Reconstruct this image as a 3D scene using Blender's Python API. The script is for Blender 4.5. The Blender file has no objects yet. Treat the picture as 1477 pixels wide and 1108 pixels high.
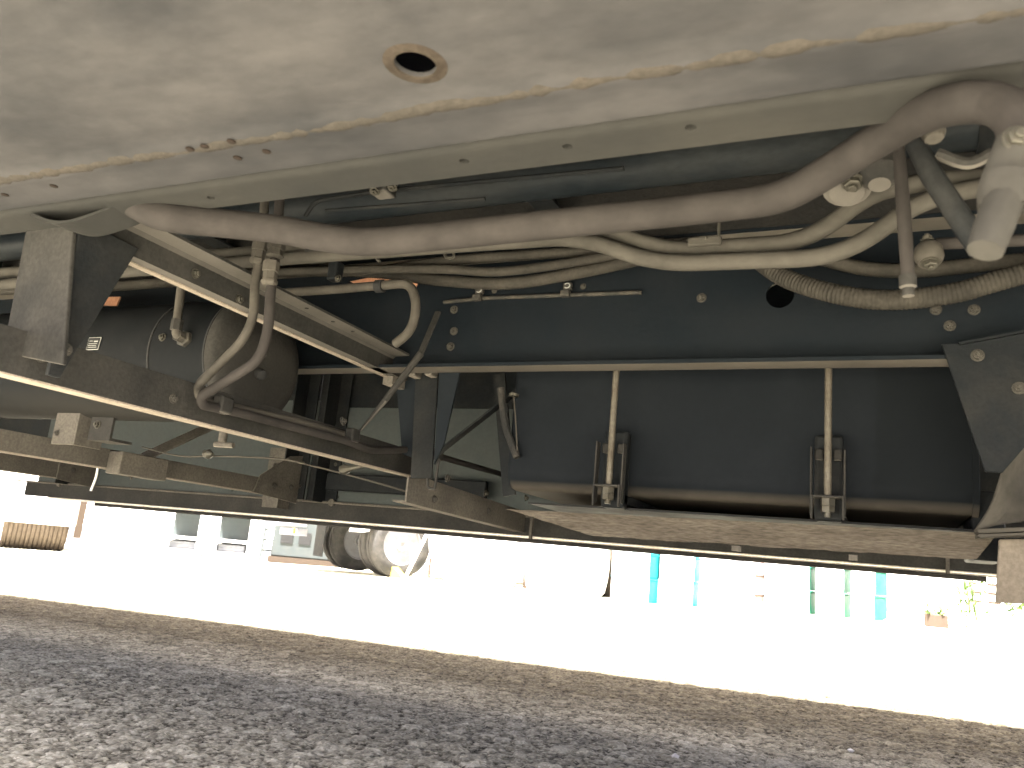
import bpy, bmesh, math, random
import numpy as np
from mathutils import Vector, Matrix

random.seed(7)
S = bpy.context.scene
COL = S.collection
R = math.radians

# ------------------------------------------------------------------ camera, sky, sun, exposure
cam_d = bpy.data.cameras.new('camera')
cam = bpy.data.objects.new('camera', cam_d)
COL.objects.link(cam)
cam.matrix_world = Matrix(((0.911183, 0.004325, 0.411979, 0.0000), (0.401619, -0.232399, -0.885829, 0.0000), (0.091912, 0.972611, -0.213495, 0.4300), (0, 0, 0, 1)))
cam_d.sensor_width = 36.0
cam_d.lens = 27.86
cam_d.clip_start = 0.02
cam_d.clip_end = 600
cam_d.dof.use_dof = True
cam_d.dof.focus_distance = 1.9
cam_d.dof.aperture_fstop = 10.0
S.camera = cam

SUN_EL, SUN_AZ = R(71), R(16)       # sun stands behind the camera; azimuth from -Y towards -X
sdir = Vector((-math.sin(SUN_AZ)*math.cos(SUN_EL), -math.cos(SUN_AZ)*math.cos(SUN_EL), math.sin(SUN_EL)))
world = bpy.data.worlds.new('World')
S.world = world
world.use_nodes = True
wn = world.node_tree
sky = wn.nodes.new('ShaderNodeTexSky')
sky.sky_type = 'NISHITA'
sky.sun_disc = False
sky.sun_elevation = SUN_EL
sky.sun_rotation = math.atan2(sdir.x, sdir.y)
sky.air_density = 0.06
sky.dust_density = 2.2
sky.ozone_density = 1.0
wn.links.new(sky.outputs[0], wn.nodes['Background'].inputs[0])
wn.nodes['Background'].inputs[1].default_value = 0.15
sun_d = bpy.data.lights.new('sun', 'SUN')
sun_d.energy = 5.0
sun_d.angle = R(1.2)
sun_d.color = (1.0, 0.97, 0.935)
sun = bpy.data.objects.new('sun', sun_d)
COL.objects.link(sun)
sun.rotation_euler = sdir.to_track_quat('Z', 'Y').to_euler()
sun.location = (0, -6, 12)

S.view_settings.view_transform = 'Standard'
S.view_settings.look = 'None'
S.view_settings.gamma = 1.0
S.view_settings.exposure = 4.7
S.view_settings.use_curve_mapping = False
S.render.engine = 'CYCLES'
S.cycles.use_denoising = True
S.cycles.max_bounces = 6
S.cycles.diffuse_bounces = 5
S.cycles.adaptive_threshold = 0.02
S.cycles.caustics_reflective = False
S.cycles.caustics_refractive = False
S.cycles.sample_clamp_indirect = 6.0

# ------------------------------------------------------------------ materials
def ramp(nt, fac, stops):
    r = nt.nodes.new('ShaderNodeValToRGB')
    el = r.color_ramp.elements
    while len(el) < len(stops): el.new(0.5)
    for e, (p, c) in zip(el, stops):
        e.position = p
        e.color = c if len(c) == 4 else (*c, 1)
    nt.links.new(fac, r.inputs[0])
    return r.outputs[0]

def noise(nt, vec, scale, detail=6, rough=0.6):
    n = nt.nodes.new('ShaderNodeTexNoise')
    n.inputs['Scale'].default_value = scale
    n.inputs['Detail'].default_value = detail
    n.inputs['Roughness'].default_value = rough
    nt.links.new(vec, n.inputs['Vector'])
    return n.outputs['Fac']

def mixc(nt, fac, a, b):
    m = nt.nodes.new('ShaderNodeMix')
    m.data_type = 'RGBA'
    if isinstance(fac, float): m.inputs[0].default_value = fac
    else: nt.links.new(fac, m.inputs[0])
    for s, c in ((6, a), (7, b)):
        if isinstance(c, tuple): m.inputs[s].default_value = (*c[:3], 1)
        else: nt.links.new(c, m.inputs[s])
    return m.outputs[2]

def metal(name, paint, dust=None, amt=0.5, scale=9.0, rough=0.6, bump=0.15, rust=None, rust_amt=0.0, stretch=(1, 1, 1), metallic=0.0, fine=160.0, grime=0.25, soft=0.16, under=None, spec=0.045, dark_end=None):
    m = bpy.data.materials.new(name)
    m.use_nodes = True
    nt = m.node_tree
    b = nt.nodes['Principled BSDF']
    tc = nt.nodes.new('ShaderNodeTexCoord')
    mp = nt.nodes.new('ShaderNodeMapping')
    mp.inputs['Scale'].default_value = stretch
    nt.links.new(tc.outputs['Object'], mp.inputs[0])
    v = mp.outputs[0]
    col = (*paint, 1)
    n1 = noise(nt, v, scale, 7, 0.62)
    n2 = noise(nt, v, fine, 3, 0.6)
    if dust:
        f = ramp(nt, n1, [(max(0, 1 - amt - soft), (0, 0, 0)), (min(1, 1 - amt + soft), (1, 1, 1))])
        col = mixc(nt, f, tuple(paint), tuple(dust))
    else:
        col = mixc(nt, 0.0, tuple(paint), tuple(paint))
    if grime:
        g = ramp(nt, n2, [(0.35, (1 - grime,)*3), (0.65, (1.0 + 0.0,)*3)])
        mm = nt.nodes.new('ShaderNodeMix'); mm.data_type = 'RGBA'; mm.blend_type = 'MULTIPLY'
        mm.inputs[0].default_value = 1.0
        nt.links.new(col, mm.inputs[6]); nt.links.new(g, mm.inputs[7])
        col = mm.outputs[2]
    if rust:
        n3 = noise(nt, v, scale*2.3, 8, 0.7)
        f3 = ramp(nt, n3, [(max(0, 0.78 - rust_amt), (0, 0, 0)), (min(1, 0.86 - rust_amt), (1, 1, 1))])
        col = mixc(nt, f3, col, tuple(rust))
    if dark_end:       # darker towards one end, with a ragged edge
        sx = nt.nodes.new('ShaderNodeSeparateXYZ'); nt.links.new(tc.outputs['Object'], sx.inputs[0])
        wa = nt.nodes.new('ShaderNodeMath'); wa.operation = 'MULTIPLY_ADD'
        nt.links.new(noise(nt, tc.outputs['Object'], 14, 4, 0.6), wa.inputs[0]); wa.inputs[1].default_value = 0.05
        nt.links.new(sx.outputs[0], wa.inputs[2])
        ms = nt.nodes.new('ShaderNodeMapRange'); nt.links.new(wa.outputs[0], ms.inputs[0])
        ms.inputs[1].default_value = dark_end; ms.inputs[2].default_value = dark_end + 0.008
        mk = nt.nodes.new('ShaderNodeMath'); mk.operation = 'MULTIPLY'; nt.links.new(ms.outputs[0], mk.inputs[0]); mk.inputs[1].default_value = 0.62
        col = mixc(nt, mk.outputs[0], col, (0.004, 0.005, 0.006))
    if under:       # road splash caked on faces that look down
        ge = nt.nodes.new('ShaderNodeNewGeometry')
        sp = nt.nodes.new('ShaderNodeSeparateXYZ'); nt.links.new(ge.outputs['Normal'], sp.inputs[0])
        mr = nt.nodes.new('ShaderNodeMapRange'); nt.links.new(sp.outputs[2], mr.inputs[0])
        mr.inputs[1].default_value = -0.55; mr.inputs[2].default_value = -0.95
        mu = nt.nodes.new('ShaderNodeMath'); mu.operation = 'MULTIPLY'; nt.links.new(mr.outputs[0], mu.inputs[0])
        nt.links.new(ramp(nt, n1, [(0.2, (0.5,)*3), (0.55, (1.0,)*3)]), mu.inputs[1])
        col = mixc(nt, mu.outputs[0], col, tuple(under))
    nt.links.new(col, b.inputs['Base Color'])
    rr = ramp(nt, n1, [(0.3, (max(0.05, rough - 0.12),)*3), (0.7, (min(1, rough + 0.15),)*3)])
    nt.links.new(rr, b.inputs['Roughness'])
    b.inputs['Metallic'].default_value = metallic
    b.inputs['Specular IOR Level'].default_value = spec
    if bump:
        ad = nt.nodes.new('ShaderNodeMath'); ad.operation = 'MULTIPLY_ADD'
        nt.links.new(n1, ad.inputs[0]); ad.inputs[1].default_value = 2.0
        nt.links.new(n2, ad.inputs[2])
        bp = nt.nodes.new('ShaderNodeBump')
        bp.inputs['Strength'].default_value = bump
        bp.inputs['Distance'].default_value = 0.004
        nt.links.new(ad.outputs[0], bp.inputs['Height'])
        nt.links.new(bp.outputs[0], b.inputs['Normal'])
    return m

DUST = (0.24, 0.21, 0.175)
M = {}
SPLASH = (0.29, 0.25, 0.205)
M['rail_near'] = metal('dusty_frame_paint', (0.01699, 0.01699, 0.01634), (0.02549, 0.0245, 0.02222), 0.50, 5.0, 0.75, 0.12, rust=(0.09, 0.06, 0.04), rust_amt=0.02, stretch=(0.8, 1, 1.6), fine=70, grime=0.10)
M['web_plate'] = metal('grey_plate_paint', (0.01533, 0.01582, 0.01713), (0.0471, 0.04467, 0.04459), 0.50, 4.5, 0.75, 0.12, stretch=(0.8, 1.5, 1), fine=40, grime=0.14, soft=0.24)
M['weld'] = metal('rusty_weld', (0.02448, 0.02244, 0.01999), (0.03998, 0.03427, 0.02856), 0.5, 8, 0.85, 0.3, rust=(0.05, 0.035, 0.025), rust_amt=0.10, soft=0.3)
M['rust_stain'] = metal('brown_rust_stain', (0.0221, 0.01755, 0.01365), (0.0325, 0.02665, 0.02145), 0.5, 40, 0.9, 0.2)
M['rust_spot'] = metal('dark_rust', (0.016, 0.012, 0.010), None, rough=0.9, bump=0.2)
M['rail_far'] = metal('dark_blue_frame_paint', (0.005412, 0.007393, 0.009578), (0.008273, 0.009856, 0.01181), 0.42, 7, 0.6, 0.1, fine=90, grime=0.12, under=(0.095, 0.085, 0.072))
M['dark'] = metal('dark_chassis_paint', (0.008512, 0.009856, 0.0112), (0.02464, 0.02374, 0.02195), 0.36, 9, 0.6, 0.15, soft=0.25)
M['cross'] = metal('dusty_crossmember_paint', (0.01412, 0.01412, 0.01378), (0.03928, 0.03697, 0.03374), 0.46, 8, 0.7, 0.15, soft=0.25, under=(0.085, 0.078, 0.069))
M['tan'] = metal('mud_dusted_steel', (0.054, 0.04968, 0.04374), (0.09984, 0.09024, 0.07718), 0.5, 10, 0.85, 0.2, soft=0.25, under=(0.17, 0.15, 0.127))
M['splash'] = metal('caked_road_splash', (0.1953, 0.1628, 0.1302), SPLASH, 0.5, 14, 0.9, 0.2, soft=0.3)
M['pipe'] = metal('dust_coated_pipe', (0.01107, 0.01005, 0.009555), (0.03132, 0.02808, 0.0264), 0.55, 14, 0.85, 0.15, soft=0.3, grime=0.10, fine=90)
M['pipe_tan'] = metal('tan_nylon_pipe', (0.02237, 0.02085, 0.01806), (0.06106, 0.05622, 0.04881), 0.5, 16, 0.75, 0.1, soft=0.3, grime=0.10, fine=90)
M['pipe_dark'] = metal('grimy_steel_pipe', (0.02325, 0.0216, 0.01914), (0.07459, 0.06717, 0.05718), 0.5, 16, 0.7, 0.15, soft=0.3, grime=0.10, fine=90)
M['pale_pipe'] = metal('pale_dusty_tube', (0.01943, 0.01822, 0.01615), (0.04279, 0.04045, 0.03643), 0.5, 14, 0.8, 0.1, soft=0.3, grime=0.10, fine=90)
M['hose'] = metal('grey_conduit_plastic', (0.01658, 0.01561, 0.01405), (0.05202, 0.04712, 0.03966), 0.48, 14, 0.7, 0.1, soft=0.3)
M['rubber'] = metal('black_rubber', (0.02, 0.02, 0.02), (0.08, 0.07, 0.06), 0.32, 12, 0.75, 0.15)
M['airtank'] = metal('dark_tank_paint', (0.004422, 0.005326, 0.006144), (0.01144, 0.01165, 0.0121), 0.38, 5, 0.68, 0.05, fine=80, grime=0.12, soft=0.25, under=(0.022, 0.021, 0.019))
M['tank_head'] = metal('lighter_tank_head', (0.016, 0.01596, 0.0153), (0.0375, 0.03519, 0.0324), 0.5, 7, 0.8, 0.05, soft=0.3)  # lighter and browner than the tank shell
M['fueltank'] = metal('dark_fuel_tank_steel', (0.003429, 0.004672, 0.006323), (0.009261, 0.01084, 0.01307), 0.45, 4, 0.7, 0.06, fine=80, grime=0.12, soft=0.25, under=(0.055, 0.048, 0.040), dark_end=0.03)
M['panel'] = metal('grey_green_panel_paint', (0.03686, 0.04345, 0.04406), (0.04838, 0.05054, 0.04896), 0.40, 5, 0.7, 0.05, fine=90, grime=0.1, soft=0.25)
M['zinc'] = metal('zinc_fastener', (0.07339, 0.06988, 0.0594), (0.04368, 0.03844, 0.0297), 0.45, 40, 0.45, 0.1, metallic=0.5)
M['bolt_dark'] = metal('painted_fastener', (0.03575, 0.03465, 0.0319), (0.077, 0.0671, 0.0539), 0.4, 40, 0.6, 0.1)
M['rod'] = metal('zinc_plated_rod', (0.09, 0.0819, 0.0675), (0.063, 0.0531, 0.0414), 0.45, 24, 0.5, 0.1, metallic=0.3)
M['wood'] = metal('splintered_timber', (0.05826, 0.0491, 0.03912), (0.09569, 0.08323, 0.06781), 0.5, 6, 0.9, 0.6, rust=(0.035, 0.024, 0.018), rust_amt=0.13, stretch=(1, 8, 9), fine=60, grime=0.45)
M['orange'] = metal('orange_plastic', (0.40, 0.20, 0.12), (0.33, 0.18, 0.115), 0.4, 20, 0.6, 0.05)
M['white_mark'] = metal('white_print', (0.22, 0.22, 0.21), None, rough=0.6, bump=0, grime=0)
M['black_hole'] = metal('black_steel', (0.02, 0.02, 0.02), None, rough=0.7, bump=0, grime=0)
M['flap'] = metal('dusty_mudflap', (0.1088, 0.09248, 0.07616), (0.1469, 0.1278, 0.1061), 0.5, 6, 0.85, 0.1, soft=0.3)
M['floor'] = metal('dark_bed_boards', (0.0147, 0.01428, 0.01386), (0.0252, 0.0231, 0.021), 0.4, 5, 0.85, 0.3, stretch=(1, 6, 1))
M['shaft'] = metal('dark_shaft_paint', (0.007364, 0.00931, 0.01105), (0.02166, 0.02259, 0.02259), 0.4, 9, 0.5, 0.1, stretch=(0.5, 1, 1), soft=0.22)
M['bright'] = metal('worn_aluminium', (0.75, 0.70, 0.62), (0.6, 0.52, 0.42), 0.4, 12, 0.45, 0.05, metallic=0.7)
# the yard
M['tyre'] = metal('tyre_rubber', (0.027, 0.0264, 0.0252), (0.06, 0.0558, 0.0504), 0.45, 6, 0.85, 0.2)
M['rim'] = metal('white_rim_paint', (0.13, 0.13, 0.135), (0.09, 0.085, 0.078), 0.35, 8, 0.5, 0.05)
M['white_paint'] = metal('white_paint', (0.78, 0.78, 0.76), (0.66, 0.63, 0.57), 0.3, 4, 0.5, 0.03, grime=0.05)
M['wall'] = metal('white_wall_paint', (0.72, 0.71, 0.68), (0.60, 0.58, 0.54), 0.4, 1.5, 0.8, 0.05, fine=30, grime=0.08)
M['grey_paint'] = metal('grey_steel_paint', (0.12, 0.125, 0.14), (0.2, 0.19, 0.18), 0.4, 4, 0.6, 0.1)
M['mint'] = metal('mint_plastic', (0.016, 0.15, 0.098), (0.022, 0.165, 0.11), 0.4, 5, 0.55, 0.02, grime=0.08)
M['cyan'] = metal('cyan_plastic', (0.008, 0.17, 0.20), (0.012, 0.19, 0.215), 0.4, 5, 0.55, 0.02, grime=0.08)
M['bag'] = metal('woven_white_bag', (0.80, 0.79, 0.76), (0.72, 0.70, 0.66), 0.4, 8, 0.85, 0.15, grime=0.06)
M['lavender'] = metal('lavender_print', (0.10, 0.09, 0.26), None, rough=0.7, bump=0, grime=0)
M['leaf'] = metal('green_leaf', (0.05, 0.09, 0.03), (0.10, 0.13, 0.05), 0.5, 30, 0.6, 0.0)
M['amber'] = metal('amber_lens', (0.55, 0.22, 0.02), None, rough=0.3, bump=0, grime=0)
M['stone'] = metal('pale_stone', (0.5, 0.48, 0.44), (0.35, 0.33, 0.3), 0.4, 60, 0.8, 0.2)
M['brown'] = metal('brown_paint', (0.045, 0.034, 0.026), None, rough=0.8, bump=0.1)
M['steel'] = metal('worn_blue_grey_steel', (0.10, 0.115, 0.15), (0.2, 0.17, 0.13), 0.42, 3, 0.6, 0.1)

def asphalt_material():
    m = bpy.data.materials.new('asphalt')
    m.use_nodes = True
    nt = m.node_tree
    b = nt.nodes['Principled BSDF']
    tc = nt.nodes.new('ShaderNodeTexCoord')
    v = tc.outputs['Object']
    at = nt.nodes.new('ShaderNodeAttribute'); at.attribute_name = 'stone'
    st = ramp(nt, at.outputs['Fac'], [(0.10, (0.026, 0.023, 0.020)), (0.30, (0.150, 0.141, 0.128)), (0.50, (0.42, 0.402, 0.370)), (0.80, (0.66, 0.635, 0.595)), (1.0, (0.90, 0.88, 0.84))])
    vo = nt.nodes.new('ShaderNodeTexVoronoi'); vo.inputs['Scale'].default_value = 170
    nt.links.new(v, vo.inputs['Vector'])
    sx = nt.nodes.new('ShaderNodeSeparateColor'); nt.links.new(vo.outputs['Color'], sx.inputs[0])
    fine = ramp(nt, sx.outputs[0], [(0, (0.045, 0.041, 0.037)), (0.5, (0.27, 0.255, 0.237)), (0.9, (0.56, 0.535, 0.505)), (1, (0.75, 0.73, 0.70))])
    c = mixc(nt, 0.5, st, fine)
    big = noise(nt, v, 0.9, 5, 0.6)
    tint = ramp(nt, big, [(0.3, (0.86, 0.83, 0.69)), (0.7, (1.0, 0.99, 0.84))])
    mm = nt.nodes.new('ShaderNodeMix'); mm.data_type = 'RGBA'; mm.blend_type = 'MULTIPLY'; mm.inputs[0].default_value = 1
    nt.links.new(c, mm.inputs[6]); nt.links.new(tint, mm.inputs[7])
    # painted shade: a brown band that darkens the far ground, with a ragged edge
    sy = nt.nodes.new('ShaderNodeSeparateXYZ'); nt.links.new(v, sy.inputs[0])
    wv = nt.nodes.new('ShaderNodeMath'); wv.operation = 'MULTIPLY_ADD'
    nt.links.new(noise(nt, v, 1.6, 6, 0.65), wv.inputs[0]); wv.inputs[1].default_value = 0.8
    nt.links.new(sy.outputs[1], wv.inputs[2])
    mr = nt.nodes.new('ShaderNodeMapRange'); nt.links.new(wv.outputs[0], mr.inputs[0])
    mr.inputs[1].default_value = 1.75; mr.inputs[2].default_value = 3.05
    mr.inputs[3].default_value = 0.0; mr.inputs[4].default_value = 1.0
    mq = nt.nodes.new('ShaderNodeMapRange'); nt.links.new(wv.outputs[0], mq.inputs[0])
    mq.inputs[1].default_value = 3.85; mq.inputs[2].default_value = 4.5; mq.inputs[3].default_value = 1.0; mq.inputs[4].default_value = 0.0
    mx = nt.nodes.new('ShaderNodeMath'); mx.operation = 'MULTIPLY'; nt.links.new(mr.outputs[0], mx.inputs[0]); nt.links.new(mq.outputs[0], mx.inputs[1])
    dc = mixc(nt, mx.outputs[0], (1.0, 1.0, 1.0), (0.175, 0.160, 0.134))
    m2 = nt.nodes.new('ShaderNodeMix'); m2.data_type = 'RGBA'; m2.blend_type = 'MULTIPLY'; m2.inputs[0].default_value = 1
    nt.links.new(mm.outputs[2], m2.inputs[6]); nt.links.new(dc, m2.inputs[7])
    nt.links.new(m2.outputs[2], b.inputs['Base Color'])
    b.inputs['Roughness'].default_value = 0.95
    b.inputs['Specular IOR Level'].default_value = 0.06
    n2 = noise(nt, v, 320, 4, 0.7)
    bp = nt.nodes.new('ShaderNodeBump'); bp.inputs['Strength'].default_value = 0.5; bp.inputs['Distance'].default_value = 0.003
    nt.links.new(n2, bp.inputs['Height']); nt.links.new(bp.outputs[0], b.inputs['Normal'])
    return m
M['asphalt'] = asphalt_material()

# ------------------------------------------------------------------ mesh helpers
def V(p): return Vector(p)

def fillet(pts, rad, n=6):
    """round the corners of a polyline"""
    P = [V(p) for p in pts]
    out = [P[0]]
    for i in range(1, len(P) - 1):
        a, b, c = P[i-1], P[i], P[i+1]
        d1, d2 = (a - b), (c - b)
        l = min(rad, d1.length*0.48, d2.length*0.48)
        p, q = b + d1.normalized()*l, b + d2.normalized()*l
        for k in range(n + 1):
            t = k/n
            out.append(p*(1-t)**2 + b*2*t*(1-t) + q*t*t)
    out.append(P[-1])
    return out

def spline(pts, n=8):
    P = [V(p) for p in pts]
    P = [P[0]*2 - P[1]] + P + [P[-1]*2 - P[-2]]
    out = []
    for i in range(1, len(P) - 2):
        p0, p1, p2, p3 = P[i-1:i+3]
        for k in range(n):
            t = k/n
            out.append(0.5*((2*p1) + (p2-p0)*t + (2*p0-5*p1+4*p2-p3)*t*t + (3*p1-p0-3*p2+p3)*t**3))
    out.append(P[-2])
    return out

def resample(pts, step):
    P = [V(p) for p in pts]
    out = [P[0]]; acc = 0.0
    for a, b in zip(P, P[1:]):
        L = (b - a).length
        if L < 1e-9: continue
        t = step - acc
        while t <= L:
            out.append(a + (b - a)*(t/L)); t += step
        acc = L - (t - step)
    return out

class MB:
    def __init__(self): self.v = []; self.f = []
    def add(self, vs, fs):
        o = len(self.v)
        self.v += [tuple(p) for p in vs]
        self.f += [tuple(i + o for i in f) for f in fs]
        return self
    def box(self, x0, x1, y0, y1, z0, z1):
        return self.add([(x, y, z) for z in (z0, z1) for y in (y0, y1) for x in (x0, x1)],
                        [(0, 2, 3, 1), (4, 5, 7, 6), (0, 1, 5, 4), (2, 6, 7, 3), (0, 4, 6, 2), (1, 3, 7, 5)])
    def prism(self, poly, vec):
        n = len(poly); vec = V(vec); A = [V(p) for p in poly]
        return self.add(A + [p + vec for p in A],
                        [tuple(range(n))[::-1], tuple(range(n, 2*n))] + [(i, (i+1) % n, (i+1) % n + n, i + n) for i in range(n)])
    def bar(self, a, b, w, h, up=(0, 0, 1)):
        """rectangular bar from a to b, w across, h along up"""
        a, b, up = V(a), V(b), V(up)
        d = (b - a).normalized(); s = d.cross(up).normalized()*w/2; u = s.cross(d).normalized()*h/2
        return self.prism([a - s - u, a + s - u, a + s + u, a - s + u], b - a)
    def tube(self, pts, r, seg=10, caps=True):
        P = [V(p) for p in pts]
        rs = r if isinstance(r, (list, tuple)) else [r]*len(P)
        t0 = (P[1] - P[0]).normalized()
        u = t0.orthogonal().normalized()
        vs, fs = [], []
        for i, p in enumerate(P):
            t = (P[min(i+1, len(P)-1)] - P[max(i-1, 0)]).normalized()
            u = (u - t*u.dot(t)).normalized()
            w = t.cross(u)
            for k in range(seg):
                a = 2*math.pi*k/seg
                vs.append(p + (u*math.cos(a) + w*math.sin(a))*rs[i])
        for i in range(len(P) - 1):
            for k in range(seg):
                k2 = (k+1) % seg
                fs.append((i*seg+k, i*seg+k2, (i+1)*seg+k2, (i+1)*seg+k))
        if caps:
            fs.append(tuple(range(seg))[::-1]); fs.append(tuple((len(P)-1)*seg + k for k in range(seg)))
        return self.add(vs, fs)
    def corrugated(self, pts, r, pitch=0.0065, seg=12):
        P = resample(pts, pitch/2)
        return self.tube(P, [r*(1.0 if i % 2 else 0.92) for i in range(len(P))], seg)
    def lathe(self, o, d, prof, seg=24, caps=True):
        o, d = V(o), V(d).normalized()
        u = d.orthogonal().normalized(); w = d.cross(u)
        vs, fs = [], []
        for t, r in prof:
            for k in range(seg):
                a = 2*math.pi*k/seg
                vs.append(o + d*t + (u*math.cos(a) + w*math.sin(a))*max(r, 1e-4))
        n = len(prof)
        for i in range(n - 1):
            for k in range(seg):
                k2 = (k+1) % seg
                fs.append((i*seg+k, i*seg+k2, (i+1)*seg+k2, (i+1)*seg+k))
        if caps: fs.append(tuple(range(seg))[::-1]); fs.append(tuple((n-1)*seg + k for k in range(seg)))
        return self.add(vs, fs)
    def mesh(self, name, smooth=True):
        me = bpy.data.meshes.new(name)
        me.from_pydata(self.v, [], self.f)
        bm = bmesh.new(); bm.from_mesh(me)
        bmesh.ops.recalc_face_normals(bm, faces=bm.faces)
        bm.to_mesh(me); bm.free()
        if smooth:
            me.polygons.foreach_set('use_smooth', [True]*len(me.polygons))
            me.set_sharp_from_angle(angle=R(38))
        return me
    def build(self, name, mat, parent=None, label=None, bevel=0.0, loc=None, rot=None, smooth=True):
        me = self.mesh(name, smooth)
        me.materials.append(mat)
        o = bpy.data.objects.new(name, me)
        COL.objects.link(o)
        if parent: o.parent = parent
        if loc: o.location = loc
        if rot: o.rotation_euler = rot
        if label: o['label'] = label
        if bevel:
            md = o.modifiers.new('bevel', 'BEVEL'); md.width = bevel; md.segments = 2; md.limit_method = 'ANGLE'; md.angle_limit = R(40)
            md.harden_normals = False
        return o

def cut_holes(o, holes):
    """drill real holes: (centre, axis, radius, length[, stretch])"""
    cutters = []
    for c, ax, r, ln in holes:
        q = MB().lathe(V(c) - V(ax).normalized()*ln/2, ax, [(0, r), (ln, r)], 20).build('cutter', M['black_hole'], smooth=False)
        md = o.modifiers.new('hole', 'BOOLEAN'); md.object = q; md.operation = 'DIFFERENCE'; md.solver = 'EXACT'
        cutters.append(q)
    bpy.context.view_layer.update()
    dg = bpy.context.evaluated_depsgraph_get()
    keep = [(m.name) for m in o.modifiers if m.type != 'BOOLEAN']
    me = bpy.data.meshes.new_from_object(o.evaluated_get(dg))
    o.modifiers.clear()
    old = o.data; o.data = me
    bpy.data.meshes.remove(old)
    for q in cutters:
        d = q.data; bpy.data.objects.remove(q); bpy.data.meshes.remove(d)

def extrude_x(prof, x0, x1): return MB().prism([(x0, y, z) for y, z in prof], (x1 - x0, 0, 0))
def extrude_y(prof, y0, y1): return MB().prism([(x, y0, z) for x, z in prof], (0, y1 - y0, 0))

def thing(name, label, cat, loc=(0, 0, 0), rotz=0.0, group=None):
    o = bpy.data.objects.new(name, None)
    o.empty_display_size = 0.2
    COL.objects.link(o)
    o.location = loc; o.rotation_euler = (0, 0, rotz)
    tag(o, label, cat, group)
    return o
def tag(o, label=None, cat=None, group=None, kind=None):
    if label: o['label'] = label
    if cat: o['category'] = cat
    if group: o['group'] = group
    if kind: o['kind'] = kind
    return o

# shared fasteners
def bolt_mesh(name, mat):
    mb = MB()
    mb.lathe((0, 0, 0), (0, 0, 1), [(0, 1.35), (0.18, 1.35), (0.2, 1.25)], 14)
    mb.lathe((0, 0, 0.19), (0, 0, 1), [(0, 1.0), (0.62, 1.0), (0.72, 0.86)], 6)
    mb.lathe((0, 0, 0.85), (0, 0, 1), [(0, 0.5), (0.42, 0.5), (0.5, 0.42)], 10)
    me = mb.mesh(name, False); me.materials.append(mat)
    return me
BOLT_D = bolt_mesh('bolt', M['bolt_dark'])
BOLT_Z = bolt_mesh('bolt', M['zinc'])
def bolt(parent, pos, nrm, r=0.008, zinc=False, label=None):
    o = bpy.data.objects.new('bolt', BOLT_Z if zinc else BOLT_D)
    COL.objects.link(o)
    o.parent = parent
    o.location = pos
    o.rotation_mode = 'QUATERNION'
    o.rotation_quaternion = V(nrm).to_track_quat('Z', 'Y')
    r *= 0.82
    o.scale = (r, r, r)
    return o

def ground_z(x): return 0.02*(x + 1.4)      # the yard falls gently towards the left

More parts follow.
